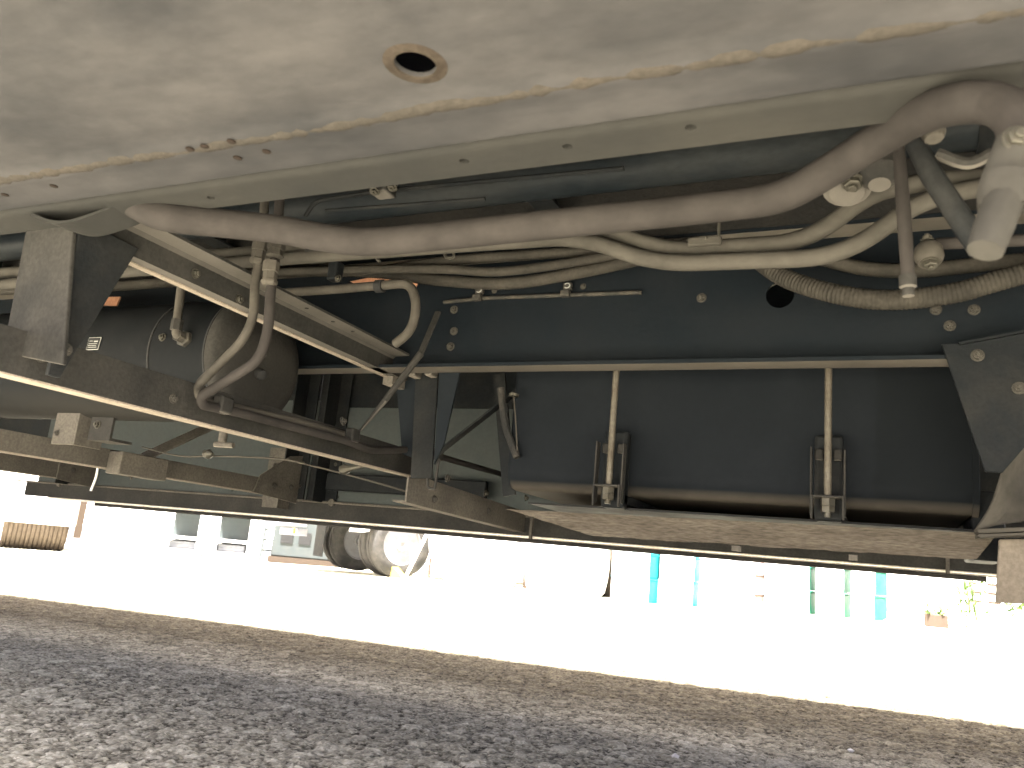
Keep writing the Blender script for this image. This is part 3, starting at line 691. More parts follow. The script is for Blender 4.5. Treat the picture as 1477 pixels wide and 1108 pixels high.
part(MB().lathe((0.1526, 1.7000, 0.6245), (0, -0.4, -1), [(0, 0.012), (0.012, 0.012)], 8), 'drain_plug', M['tan'], parent=ft)
for x in (-0.4685, -0.069):
    yb = 1.50
    rd = part(MB().lathe((x, yb, 0.828), (0, 0, -1), [(0, 0.0065), (0.24, 0.0065), (0.265, 0.006)], 12), 'strap_rod', M['rod'], 'zinc plated threaded rod of the tank strap', parent=ft)
    br = MB()
    for s in (-1, 1):
        br.box(x + s*0.0275 - 0.0016, x + s*0.0275 + 0.0016, yb - 0.010, yb + 0.012, 0.552, 0.672 if s < 0 else 0.668)
    br.box(x - 0.026, x + 0.026, yb - 0.016, yb + 0.016, 0.583, 0.5865)
    for s in (-1, 1): br.box(x + s*0.0255 - 0.0018, x + s*0.0255 + 0.0018, yb - 0.017, yb - 0.009, 0.545, 0.5866)
    part(br, 'strap_bracket', M['cross'], 'forked bracket of the tank strap', parent=ft, bevel=0.0008)
    for s in (-1, 1):
        part(MB().box(x + s*0.016 - 0.0075, x + s*0.016 + 0.0075, yb + 0.012, yb + 0.024, 0.652, 0.672), 'strap_end', M['cross'], parent=ft, bevel=0.003)
    part(MB().box(x - 0.024, x + 0.024, yb + 0.026, yb + 0.060, 0.545, 0.70), 'strap', M['dark'], parent=ft, bevel=0.006)
    part(MB().lathe((x, yb, 0.5825), (0, 0, -1), [(0, 0.0125), (0.013, 0.0125)], 6).lathe((x, yb, 0.569), (0, 0, -1), [(0, 0.012), (0.011, 0.012)], 6).lathe((x, yb, 0.558), (0, 0, -1), [(0, 0.006), (0.008, 0.006)], 10), 'nut', M['zinc'], parent=ft)
    part(MB().box(x - 0.024, x + 0.024, yb + 0.03, FT1 - 0.05, 0.556, 0.572), 'strap_saddle', M['dark'], parent=ft)

part(MB().box(-0.66, 0.19, 1.555, 2.16, 0.5445, 0.5485), 'light_block_plate', M['black_hole'], 'dark plate added under the fuel tank to block light')  # added plate, keeps light from below off the tank bottom
# ---- weathered plank guard under the tank
pk = MB()
X0, X1 = -0.684, 0.185
yn, yf = 1.50, 1.585
n = 60
top, botn = [], []
for i in range(n + 1):
    x = X0 + (X1 - X0)*i/n
    zt = 0.5265 + 0.013*(x - X0)/(X1 - X0) + random.uniform(-0.0008, 0.0008)
    cut_ = min(1, max(0.02, (x - X0)/0.19))
    cut2 = min(1, max(0.05, (X1 - x)/0.03))
    zb = zt - 0.043*min(cut_, cut2) + random.uniform(-0.0012, 0.0012)
    top.append((x, zt)); botn.append((x, zb))
vs, fs = [], []
for (x, zt), (_, zb) in zip(top, botn):
    vs += [(x, yn, zt), (x, yn + 0.003, zb), (x, yf, zb + 0.004), (x, yf, zt)]
for i in range(n):
    o = i*4
    for k in range(4): fs.append((o + k, o + (k+1) % 4, o + 4 + (k+1) % 4, o + 4 + k))
fs += [(0, 1, 2, 3), tuple(n*4 + k for k in (3, 2, 1, 0))]
pk.add(vs, fs)
plank = part(pk, 'guard_plank', M['wood'], 'splintered tan guard plank under the fuel tank', smooth=False)
for x in (-0.23, -0.035): part(MB().box(x, x + 0.014, yn - 0.002, yn + 0.02, 0.4795, 0.4885), 'staple', M['tan'], parent=plank)

# ---- right: gusset, mudguard and flap
gs = part(MB().prism([(0.1034, 1.3750, 0.8238), (0.1265, 1.3750, 0.8243), (0.2362, 1.3750, 0.8423), (0.2296, 1.3750, 0.6876), (0.1796, 1.3750, 0.6213), (0.1572, 1.3750, 0.6225)], (0, 0.006, 0)), 'rail_gusset', M['dark'], 'dark tapered gusset plate on the far rail at right', 0.001)
bolt(gs, (0.1523, 1.3730, 0.8029), (0, -1, 0), 0.009)
bolt(gs, (0.2054, 1.3730, 0.7507), (0, -1, 0), 0.009)
part(MB().bar((0.1282, 1.3720, 0.8223), (0.2357, 1.3720, 0.8436), 0.006, 0.004), 'fold', M['dark'], parent=gs)
mg = MB()
rows = [[(0.2371, 1.4000, 0.7700), (0.2118, 1.4000, 0.7242), (0.1937, 1.4000, 0.6753), (0.1801, 1.4000, 0.6247), (0.1661, 1.4100, 0.5765), (0.1438, 1.4200, 0.5358)],
        [(0.2658, 1.4600, 0.7845), (0.2410, 1.4600, 0.7258), (0.2241, 1.4600, 0.6753), (0.2077, 1.4500, 0.6238), (0.1918, 1.4400, 0.5788), (0.1711, 1.4300, 0.5468)],
        [(0.3501, 1.6000, 0.8035), (0.3234, 1.5800, 0.7390), (0.3023, 1.5600, 0.6823), (0.2821, 1.5400, 0.6329), (0.2620, 1.5000, 0.5908), (0.2423, 1.4600, 0.5624)]]
m0 = [spline(r_, 5) for r_ in rows]
vs = m0[0] + m0[1] + m0[2]; k = len(m0[0])
mg.add(vs, [(i + q*k, i + 1 + q*k, i + 1 + k + q*k, i + k + q*k) for i in range(k - 1) for q in (0, 1)])
mgo = part(mg, 'mudguard', M['pipe_tan'], 'pale curved mudguard beside the gusset')
sm = mgo.modifiers.new('thick', 'SOLIDIFY'); sm.thickness = 0.005
part(MB().bar((0.1485, 1.4300, 0.5347), (0.2323, 1.4300, 0.5448), 0.05, 0.006).bar((0.1494, 1.4320, 0.5285), (0.2323, 1.4320, 0.5377), 0.05, 0.004), 'edge_strip', M['pipe_tan'], parent=mgo)
fl = part(MB().prism([(0.1824, 1.4600, 0.5284), (0.2898, 1.4600, 0.5385), (0.2848, 1.4600, 0.4406), (0.1745, 1.4600, 0.4308)], (0, 0.008, 0)), 'mudflap', M['flap'], 'tan dusty mud flap at the right edge', 0.002)
part(MB().box(0.16, 0.21, 1.60, 1.75, 0.50, 0.62), 'bracket_box', M['dark'], bevel=0.004)

# ---- pipework
def pipe(name, pts, r, mat, label=None, rad=0.03, seg=12, sp=False):
    P = spline(pts) if sp else fillet(pts, rad, 7)
    if isinstance(r, tuple): r = [r[0] + (r[1] - r[0])*i/(len(P) - 1) for i in range(len(P))]
    return part(MB().tube(P, r, seg), name, mat, label)
fat = pipe('main_pipe', [(-0.9623, 0.6750, 0.8946), (-0.8970, 0.6550, 0.8524), (-0.8374, 0.6400, 0.8175), (-0.7759, 0.6350, 0.7932), (-0.7161, 0.6650, 0.7927), (-0.6606, 0.7000, 0.7948), (-0.5947, 0.7250, 0.7870), (-0.5405, 0.7350, 0.7830), (-0.4547, 0.7500, 0.7900), (-0.2748, 0.7700, 0.8017), (-0.1259, 0.7700, 0.8042), (-0.0771, 0.7550, 0.8016), (-0.0381, 0.7350, 0.8103), (0.0142, 0.6750, 0.8098), (0.0379, 0.6300, 0.7976), (0.0589, 0.6000, 0.7850), (0.0794, 0.5900, 0.7760), (0.0909, 0.5800, 0.7589), (0.0950, 0.5750, 0.7376), (0.0969, 0.5700, 0.7142)], (0.0185, 0.0145), M['pipe'], 'thick dust-coated pipe running just below the near rail', sp=True, seg=16)
tA = pipe('twin_pipe', [(-2.9567, 1.0000, 0.9490), (-1.6842, 1.0000, 0.9188), (-1.3105, 1.0000, 0.9184), (-0.9358, 1.0000, 0.9104), (-0.6054, 1.0000, 0.9029), (-0.3616, 1.0000, 0.9057), (-0.2538, 1.0000, 0.8558), (-0.0716, 1.0000, 0.8548), (0.0008, 1.0000, 0.9126), (0.0587, 1.0000, 0.9226), (0.1931, 1.0000, 0.9170)], 0.0115, M['pipe_tan'], 'upper of two parallel tan pipes', rad=0.05)
tB = pipe('twin_pipe', [(-2.8840, 0.9850, 0.8958), (-1.6494, 0.9850, 0.8848), (-1.2849, 0.9850, 0.8897), (-0.9187, 0.9850, 0.8878), (-0.5708, 0.9850, 0.8846), (-0.3756, 0.9850, 0.8813), (-0.2604, 0.9850, 0.8324), (-0.0305, 0.9850, 0.8251), (0.0536, 0.9850, 0.8886), (0.1081, 0.9850, 0.9004), (0.1898, 0.9850, 0.8995)], 0.0112, M['pipe_tan'], 'lower of two parallel tan pipes', rad=0.05)
for x0, x1 in ((450, 472), (520, 535)):
    pass
for q in ((-0.8333, 0.9900, 0.8934), (-0.9469, 0.9900, 0.8944)):
    part(MB().lathe(V(q) - V((0.02, 0, 0)), (1, 0, 0), [(0, 0.0155), (0.03, 0.0155)], 12), 'pipe_sleeve', M['rubber'], parent=tA)
cl = part(MB().box(*sum(((a - h, a + h) for a, h in zip((-0.1988, 0.9950, 0.8604), (0.022, 0.012, 0.006))), ())), 'pipe_clamp', M['pipe_tan'], parent=tA, bevel=0.002)
part(MB().tube([(-0.1812, 0.9900, 0.8982), (-0.1815, 0.9900, 0.8569)], 0.002, 6), 'clamp_wire', M['zinc'], parent=tA)
bolt(tA, (-0.1970, 0.9850, 0.8619), (0, -0.5, 1), 0.004, True)
# bundle hoses along the far web
for pts, r, nm, mt, lab in (
    ([(-0.9118, 1.3000, 0.9906), (-0.7496, 1.3000, 0.9987), (-0.5989, 1.3000, 0.9975), (-0.4730, 1.3000, 0.9961), (-0.3308, 1.3000, 1.0008)], 0.0105, 'corrugated_hose', 'hose', 'ribbed conduit below the tan pipes'),
    ([(-1.3174, 1.3300, 1.0229), (-1.0034, 1.3300, 1.0020), (-0.7938, 1.3300, 0.9685), (-0.6518, 1.3300, 0.9540), (-0.5222, 1.3300, 0.9643), (-0.3783, 1.3400, 0.9913), (-0.2923, 1.3500, 1.0185)], 0.0125, 'corrugated_hose', 'hose', 'sagging ribbed conduit on the far web'),
    ([(-0.1833, 1.3600, 0.9848), (-0.1341, 1.3400, 0.9379), (-0.0559, 1.3100, 0.8944), (0.0249, 1.3000, 0.8751), (0.1105, 1.3000, 0.8807), (0.1744, 1.3000, 0.8980), (0.2530, 1.3000, 0.9198)], 0.0165, 'corrugated_hose', 'hose', 'thick sagging ribbed conduit at right'),
    ([(-0.0804, 1.3600, 0.9771), (-0.0047, 1.3600, 0.9518), (0.0772, 1.3600, 0.9438), (0.1740, 1.3600, 0.9489), (0.2651, 1.3600, 0.9514)], 0.0125, 'corrugated_hose', 'hose', 'thinner ribbed conduit above the thick one')):
    o = part(MB().corrugated(spline(pts, 12), r), nm, M[mt], lab)
pipe('smooth_hose', [(-1.5216, 1.2800, 0.9948), (-1.1492, 1.2800, 0.9927), (-0.7989, 1.2800, 0.9752), (-0.6444, 1.2800, 0.9591), (-0.4777, 1.2800, 0.9695), (-0.3255, 1.2800, 0.9894)], 0.009, M['hose'], 'smooth grey hose in the bundle', sp=True)
pipe('smooth_hose', [(-3.3865, 1.3600, 1.0502), (-2.2705, 1.3600, 1.0387), (-1.8676, 1.3600, 1.0280), (-1.4767, 1.3600, 1.0269), (-1.1042, 1.3600, 1.0334)], 0.012, M['pipe_dark'], 'grimy pipe at left behind the hanger', sp=True)
pipe('smooth_hose', [(-3.0562, 1.2000, 1.1052), (-2.0432, 1.2000, 1.0787), (-1.6812, 1.2000, 1.0715), (-1.2095, 1.2000, 1.0640)], 0.010, M['pipe_dark'], 'upper grimy pipe at left behind the hanger', sp=True)
tie = MB().tube(fillet([(-0.7224, 1.2000, 0.9889), (-0.7213, 1.2000, 0.9681), (-0.7143, 1.2000, 0.9593), (-0.6999, 1.2000, 0.9610), (-0.7061, 1.2000, 0.9875)], 0.004), 0.0028, 8)
part(tie, 'hose_clip', M['zinc'], 'bright wire clip on the hose bundle')
part(MB().tube(fillet([(-0.8495, 1.1500, 0.9674), (-0.8396, 1.1500, 0.9529), (-0.8270, 1.1500, 0.9410)], 0.004), 0.0028, 8), 'hose_clip', M['zinc'])
cp = part(MB().box(*sum(((a - h, a + h) for a, h in zip((-0.9816, 1.2200, 0.9587), (0.012, 0.012, 0.02))), ())), 'hose_bracket', M['dark'], bevel=0.004)
bolt(cp, (-0.9602, 1.2050, 0.9370), (0, -1, 0), 0.007, True)
hk = pipe('hook_pipe', [(-1.2074, 1.2700, 0.9413), (-1.0221, 1.2700, 0.9405), (-0.8337, 1.2700, 0.9444), (-0.8112, 1.2700, 0.8969), (-0.8245, 1.2800, 0.8463), (-0.8645, 1.2900, 0.8247)], 0.0095, M['pipe_dark'], 'grey pipe with a square bend above the cross member', rad=0.045)
part(MB().lathe(V((-0.9053, 1.2700, 0.9413)) - V((0.008, 0, 0)), (1, 0, 0.0), [(0, 0.0135), (0.016, 0.0135)], 14), 'pipe_clamp', M['black_hole'], parent=hk)
part(MB().prism([(-1.0813, 1.4000, 1.0102), (-0.9874, 1.4000, 1.0209), (-0.8943, 1.4000, 1.0100), (-0.9052, 1.4000, 0.9867), (-0.9780, 1.4000, 1.0072), (-1.0667, 1.4000, 1.0027)], (0, 0.004, 0)), 'orange_strip', M['orange'], 'orange plastic strip on the far web')
part(MB().prism([(-1.9242, 1.3300, 0.9895), (-1.7337, 1.3300, 0.9834), (-1.7395, 1.3300, 0.9596), (-1.9175, 1.3300, 0.9681)], (0, 0.004, 0)), 'orange_strip', M['orange'], 'short orange strip behind the hanger')
ln = pipe('web_line', [(-0.8442, 1.4250, 0.9571), (-0.7439, 1.4250, 0.9614), (-0.4051, 1.4250, 0.9553)], 0.004, M['bolt_dark'], 'thin line clipped along the far web')
for q in ((-0.7555, 1.4200, 0.9696), (-0.5563, 1.4200, 0.9677)):
    part(MB().box(q[0]-0.009, q[0]+0.009, q[1]-0.006, q[1]+0.004, q[2]-0.001, q[2]+0.014).box(q[0]-0.013, q[0]+0.006, q[1]-0.010, q[1]+0.004, q[2]-0.016, q[2]-0.003), 'line_clip', M['bolt_dark'], parent=ln, bevel=0.002)
    part(MB().tube([(q[0] + 0.006*math.cos(a), q[1]-0.0065, q[2] + 0.0065 + 0.005*math.sin(a)) for a in np.linspace(-2.4, 2.6, 12)], 0.0012, 5), 'clip_mark', M['white_mark'], parent=ln)
    bolt(ln, (q[0] + 0.028, 1.432, q[2] + 0.01), (0, -1, 0), 0.006)

# the looped brake pipes in front of the air tank
lpA = pipe('brake_pipe', [(-0.9172, 0.9300, 0.9815), (-0.9013, 0.9300, 0.8816), (-0.9074, 0.9300, 0.8341), (-0.8912, 0.9250, 0.7636), (-0.9058, 0.9250, 0.7251), (-0.9843, 0.9250, 0.6531), (-0.9650, 0.9160, 0.6284), (-0.9680, 0.9825, 0.6313), (-0.9680, 1.1401, 0.6387), (-0.9680, 1.3276, 0.6408)], 0.0073, M['pipe_dark'], 'looped brake pipe, left one of the pair', rad=0.022)
lpB = pipe('brake_pipe', [(-0.8558, 0.9000, 0.9601), (-0.8440, 0.9000, 0.8648), (-0.8436, 0.9000, 0.8075), (-0.8338, 0.9000, 0.7311), (-0.8373, 0.8950, 0.6840), (-0.9411, 0.8950, 0.6282), (-0.9450, 0.9044, 0.6171), (-0.9520, 0.9835, 0.6223), (-0.9520, 1.2938, 0.6268), (-0.9550, 1.3859, 0.6219), (-0.9550, 1.5888, 0.6575), (-0.9550, 1.7160, 0.6537), (-0.9550, 2.1998, 0.6609)], 0.0078, M['pipe'], 'looped brake pipe, right one of the pair, running on to the fuel tank', rad=0.024)
for p0, p1, pr, rr in (((-0.9029, 0.9250, 0.8966), (-0.9041, 0.9250, 0.8534), lpA, 0.0125), ((-0.8412, 0.8950, 0.8718), (-0.8408, 0.8950, 0.8487), lpB, 0.0138), ((-0.8449, 0.8950, 0.8422), (-0.8426, 0.8950, 0.8034), lpB, 0.0125)):
    d = V(p1) - V(p0); l = d.length
    part(MB().lathe(p0, d, [(0, rr), (l*0.42, rr), (l*0.45, rr*0.86), (l*0.75, rr*0.86), (l*0.78, rr), (l*0.9, rr), (l, rr*0.7)], 6), 'pipe_fitting', M['pipe_dark'] if rr < 0.013 else M['hose'], parent=pr)
for q in ((-0.9550, 0.9510, 0.6270), (-0.9580, 1.3109, 0.6409), (-0.9550, 1.6559, 0.6548)):
    part(MB().box(q[0]-0.004, q[0]+0.016, q[1]-0.014, q[1]+0.014, q[2]-0.014, q[2]+0.014), 'pipe_clip', M['cross'], parent=lpB, bevel=0.004)
bolt(lpB, (-0.9650, 1.2890, 0.6651), (1, 0, 0.3), 0.008)

# right-hand linkage
rod1 = part(MB().tube([(0.0287, 0.8600, 0.9000), (0.0325, 0.8600, 0.8256), (0.0360, 0.8600, 0.7467)], [0.0058, 0.0072, 0.0066], 12), 'sensor_rod', M['pipe'], 'upright tan rod at right')
part(MB().lathe((0.0354, 0.8600, 0.7498), (0.02, 0, -1), [(0, 0.0085), (0.012, 0.0085), (0.014, 0.006), (0.022, 0.006)], 10), 'rod_end', M['cross'], parent=rod1)
part(MB().tube([(0.0373, 0.8000, 0.8756), (0.0560, 0.8000, 0.8282), (0.0945, 0.8000, 0.7495)], [0.0085, 0.0105, 0.0110], 12), 'strut', M['dark'], 'dark slanting strut at right')
knob = part(MB().lathe((0.0517, 0.7400, 0.8529), (0.1, -0.2, -1), [(0, 0.011), (0.012, 0.011), (0.02, 0.008)], 10), 'knob', M['pipe_dark'])
part(MB().tube(spline([(0.0606, 0.8000, 0.8520), (0.0856, 0.8000, 0.8383), (0.1059, 0.8000, 0.8458)]), [0.004]*200 and 0.006, 8), 'link', M['cross'])
ev = part(MB().lathe((-0.0243, 0.9500, 0.9075), (0, -0.5, -1), [(0, 0.028), (0.012, 0.028), (0.014, 0.02), (0.02, 0.02)], 20), 'valve_flange', M['cross'], 'round flange with a bright bolt')
bolt(ev, (-0.0175, 0.9200, 0.8918), (0, -0.4, -1), 0.012, True)
part(MB().lathe((0.0105, 0.9300, 0.9260), (0, -0.3, -1), [(0, 0.025), (0.03, 0.025), (0.045, 0.012)], 16), 'rubber_bush', M['cross'], parent=ev)
jn = part(MB().lathe((0.0664, 1.0500, 0.8614), (0.05, -0.3, -1), [(0, 0.010), (0.008, 0.016), (0.022, 0.017), (0.030, 0.013)], 14), 'ball_joint', M['pipe_dark'], 'ball joint at right')
bolt(jn, (0.0683, 1.0400, 0.8332), (0.05, -0.3, -1), 0.010, True)
bolt(jn, (0.0651, 1.0400, 0.8629), (0, -0.2, 1), 0.007, True)
pipe('link_rod', [(0.0763, 1.0600, 0.8647), (0.2146, 1.0600, 0.8604)], 0.0075, M['pipe'], 'horizontal rod behind the pale tube')
pt = part(MB().tube(spline([(0.0886, 0.5600, 0.7276), (0.0825, 0.5600, 0.7109), (0.0802, 0.5600, 0.7002), (0.0805, 0.5600, 0.6888)]), [0.0125]*60 and 0.0125, 14).tube([(0.0833, 0.5550, 0.6974), (0.0721, 0.5450, 0.6635), (0.0660, 0.5400, 0.6446)], [0.0118, 0.0118, 0.0105], 14), 'pale_tube', M['pale_pipe'], 'pale blurred tube end at the right edge')
part(MB().lathe((0.0815, 0.5550, 0.7010), (-0.12, 0, -1), [(0, 0.015), (0.010, 0.0165), (0.022, 0.015)], 12), 'collar', M['pale_pipe'], parent=pt)
bolt(pt, (0.0871, 0.5500, 0.7248), (0.2, -1, 0), 0.008, True)
part(MB().lathe((0.55, 1.015, 0.93), (0, 1, 0), [(-0.35, 0.05), (-0.2, 0.07), (0.0, 0.12), (0.2, 0.07), (0.35, 0.05)], 24), 'axle_housing', M['dark'], 'dark axle housing beyond the right edge')

# road wheels of this truck (outside the picture, they carry it)
def wheel_mesh(r, w, seg=40):
    ty = MB().lathe((0, -w/2, 0), (0, 1, 0), [(0.004, r*0.62), (0, r*0.72), (0.0, r*0.86), (w*0.10, r*0.97), (w*0.2, r), (w*0.44, r), (w*0.45, r*0.975), (w*0.55, r*0.975), (w*0.56, r), (w*0.8, r), (w*0.9, r*0.97), (w, r*0.86), (w, r*0.72), (w - 0.004, r*0.62)], seg, False)
    return ty
def rim_mesh(r, w, seg=40):
    mb = MB().lathe((0, -w/2 + 0.006, 0), (0, 1, 0), [(0.02, 0.02), (0.0, r*0.10), (0.0, r*0.2), (0.03, r*0.23), (0.075, r*0.26), (0.085, r*0.44), (0.06, r*0.5), (0.03, r*0.55), (0.0, r*0.60), (0.0, r*0.635), (0.02, r*0.64)], seg)
    return mb
WH = wheel_mesh(0.48, 0.27).mesh('tyre'); WH.materials.append(M['tyre'])
RM = rim_mesh(0.48, 0.27).mesh('rim'); RM.materials.append(M['rim'])
HL = MB().lathe((0, 0, 0), (0, 1, 0), [(0, 0.040), (0.006, 0.040)], 14).mesh('hand_hole'); HL.materials.append(M['black_hole'])
def add_wheel(parent, loc, flip=False, rim=True, local=True):
    t = bpy.data.objects.new('tyre', WH); COL.objects.link(t); t.parent = parent
    t.location = loc; t.rotation_euler = (0, 0, math.pi if flip else 0)
    if rim:
        q = bpy.data.objects.new('rim', RM); COL.objects.link(q); q.parent = t
        for k in range(6):
            a = k*math.pi/3 + 0.3
            h = bpy.data.objects.new('hand_hole', HL); COL.objects.link(h); h.parent = t
            h.location = (0.165*math.cos(a), -0.135 + 0.083, 0.165*math.sin(a))
    return t
for x in (1.5, -4.3):
    for y, fl_ in ((0.42, False), (2.05, True)):
        t = add_wheel(truck, (x + 1.0, y - 1.015, 0.48 + ground_z(x)), fl_)

# ------------------------------------------------------------------ the yard beyond
def at_ground(x, y): return (x, y, ground_z(x))
# --- parked truck seen from behind
A = R(56)
pt_root = thing('parked_truck', 'parked white truck with dual rear wheels and a steel bumper', 'truck', at_ground(-8.42, 13.42), A)
pt_root.scale = (1.3, 1.3, 1.3)
# local frame: -y is the side shown with the white rim, +x points away from the camera
def lp_(mb, name, mat, bevel=0.0, parent=None): return mb.build(name, mat, parent or pt_root, bevel=bevel)
add_wheel(pt_root, (0, -0.16, 0.48)); add_wheel(pt_root, (0, 0.16, 0.48), rim=False)
add_wheel(pt_root, (0, 1.46, 0.48)); add_wheel(pt_root, (0, 1.78, 0.48), rim=True, flip=True)
lp_(MB().lathe((0, -0.1, 0.48), (0, 1, 0), [(0, 0.06), (0.7, 0.07), (0.8, 0.16), (1.0, 0.16), (1.1, 0.07), (1.8, 0.06)], 16), 'axle', M['grey_paint'])
lp_(MB().box(-1.1, 6.2, 0.42, 0.50, 0.78, 1.0).box(-1.1, 6.2, 1.12, 1.20, 0.78, 1.0), 'frame', M['grey_paint'])
lp_(MB().box(-1.3, 4.6, -0.33, 1.95, 1.05, 3.1), 'cargo_box', M['white_paint'], 0.03)
lp_(MB().box(4.75, 6.4, -0.25, 1.87, 0.62, 2.6), 'cab', M['white_paint'], 0.12)
add_wheel(pt_root, (5.3, -0.12, 0.48)); add_wheel(pt_root, (5.3, 1.74, 0.48), flip=True)
lp_(MB().box(-1.34, -1.18, 0.55, 1.95, 0.60, 0.86), 'bumper', M['steel'], 0.015)
lp_(MB().box(-1.28, -1.14, 0.62, 1.60, 0.47, 0.58), 'underrun_bar', M['steel'], 0.01)
lp_(MB().box(-1.36, -1.33, 0.60, 0.68, 0.49, 0.57), 'tail_lamp', M['amber'], 0.008)
lp_(MB().box(-0.62, -0.61, 1.35, 1.80, 0.18, 0.72), 'mudflap', M['rubber'])
lp_(MB().prism([(-0.55, -0.3, 0.62), (-0.45, -0.3, 0.98), (-0.62, -0.3, 0.98), (-0.66, -0.3, 0.60)], (0, 0.5, 0)), 'mudguard', M['white_paint'])
# --- axle stand and chock beside the wheel
stn = thing('axle_stand', 'white triangular axle stand beside the parked truck wheel', 'stand', at_ground(-7.55, 13.0), R(20))
for a, b in (((-0.26, 0, 0), (0.10, 0, 0.95)), ((0.26, 0, 0), (0.10, 0, 0.95)), ((-0.26, 0, 0.02), (0.26, 0, 0.02)), ((-0.05, 0, 0.02), (0.16, 0, 0.35))):
    MB().bar(a, b, 0.05, 0.05, (0, 1, 0)).build('strut', M['white_paint'], stn)
MB().box(0.16, 0.2, -0.04, 0.02, 0.08, 0.42).build('handle', M['brown'], stn)
ck = MB().prism([(-0.12, -0.1, 0), (0.16, -0.1, 0), (-0.10, -0.1, 0.2)], (0, 0.2, 0)).build('wheel_chock', metal('yellow_rubber', (0.45, 0.33, 0.04), None, bump=0.1), loc=at_ground(-7.95, 12.95))
tag(ck, 'yellow wheel chock against the parked truck wheel', 'chock')

# --- rack, trolley and bits on the left
def rack(loc, rz, label, w=1.0, n=2):
    r_ = thing('steel_rack', label, 'rack', loc, rz, 'white steel racks')
    for x in (-w/2, w/2):
        for y in (0, 0.6):
            MB().box(x - 0.06, x + 0.06, y - 0.06, y + 0.06, 0, 2.0).build('post', M['white_paint'], r_)
    for z in (0.10, 0.42, 1.1, 1.8):
        MB().box(-w/2 + 0.06, w/2 - 0.06, -0.04, 0.64, z, z + 0.07).build('shelf', M['white_paint'], r_)
    MB().box(-w/2 + 0.1, w/2 - 0.1, 0.5, 0.52, 0.17, 0.42).build('back_panel', M['grey_paint'], r_)
    MB().box(-w/2 + 0.1, w/2 - 0.1, 0.5, 0.52, 0.49, 1.1).build('back_panel', M['panel'], r_)
    MB().box(-0.3, 0.35, 0.1, 0.45, 0.17, 0.36).build('tray', M['grey_paint'], r_)
    MB().tube([(-w/2 + 0.06, -0.04, 0.2), (-w/2 + 0.15, -0.04, 0.36), (-w/2 + 0.3, -0.04, 0.42)], 0.02, 6).build('brace', M['white_paint'], r_)
    return r_
rack(at_ground(-16.2, 15.6), R(35), 'white steel rack nearest the left tyre', 0.9)
rack(at_ground(-15.3, 16.4), R(35), 'white steel rack beside the platform ladder', 1.0)
ld = thing('platform_ladder', 'pale grey platform ladder left of the parked truck', 'ladder', at_ground(-14.4, 16.9), R(35))
for x in (-0.22, 0.22):
    MB().bar((x, 0, 0), (x*0.85, 0.25, 1.7), 0.05, 0.05, (0, 1, 0)).build('stile', M['panel'], ld)
    MB().bar((x, 0.7, 0), (x*0.85, 0.3, 1.7), 0.05, 0.05, (0, 1, 0)).build('stile', M['wall'], ld)
for k in range(1, 6):
    MB().box(-0.21, 0.21, 0.04*k - 0.03, 0.04*k + 0.06, 0.27*k, 0.27*k + 0.04).build('step', M['panel'], ld)
MB().box(-0.25, 0.25, -0.35, 0.0, 0.86, 1.06).build('tool_box', M['grey_paint'], ld)

gn = thing('generator_set', 'grey green machine housing behind the platform ladder', 'machine', at_ground(-13.2, 17.6), R(35))
MB().box(-1.3, 1.3, -0.4, 0.6, 0.16, 1.5).build('housing', M['panel'], gn, bevel=0.03)
MB().box(-1.35, 1.35, -0.45, 0.65, 0.0, 0.15).build('skid', M['brown'], gn)
for k in range(5): MB().box(-1.1 + 0.45*k, -0.8 + 0.45*k, -0.415, -0.401, 0.5, 0.8).build('vent', M['black_hole'], gn)
# --- left vehicle: white rear with a ribbed tyre
lv = thing('parked_van', 'white van at the left edge with a ribbed brown tyre', 'van', at_ground(-15.0, 10.6), R(-33))
tv = MB()
prof = []
w = 1.05
for k in range(14):
    t0 = -w/2 + w*k/14
    prof += [(t0 + 0.0, 0.46), (t0 + w/14*0.72, 0.46), (t0 + w/14*0.74, 0.44), (t0 + w/14*0.98, 0.44)]
prof = [(-w/2 - 0.02, 0.25), (-w/2 - 0.02, 0.42)] + prof + [(w/2 + 0.02, 0.42), (w/2 + 0.02, 0.25)]
tv.lathe((0, 0.1, 0.46), (0, 1, 0), prof, 40).build('tyre', metal('dusty_tread', (0.055, 0.043, 0.032), (0.085, 0.068, 0.052), 0.5, 8, 0.9, 0.1), lv)
MB().box(-4.2, 0.55, -1.2, 0.80, 0.50, 2.4).build('body', M['white_paint'], lv, bevel=0.08)
MB().box(0.40, 0.60, 0.74, 0.86, 0.30, 2.2).build('corner_guard', M['brown'], lv, bevel=0.01)

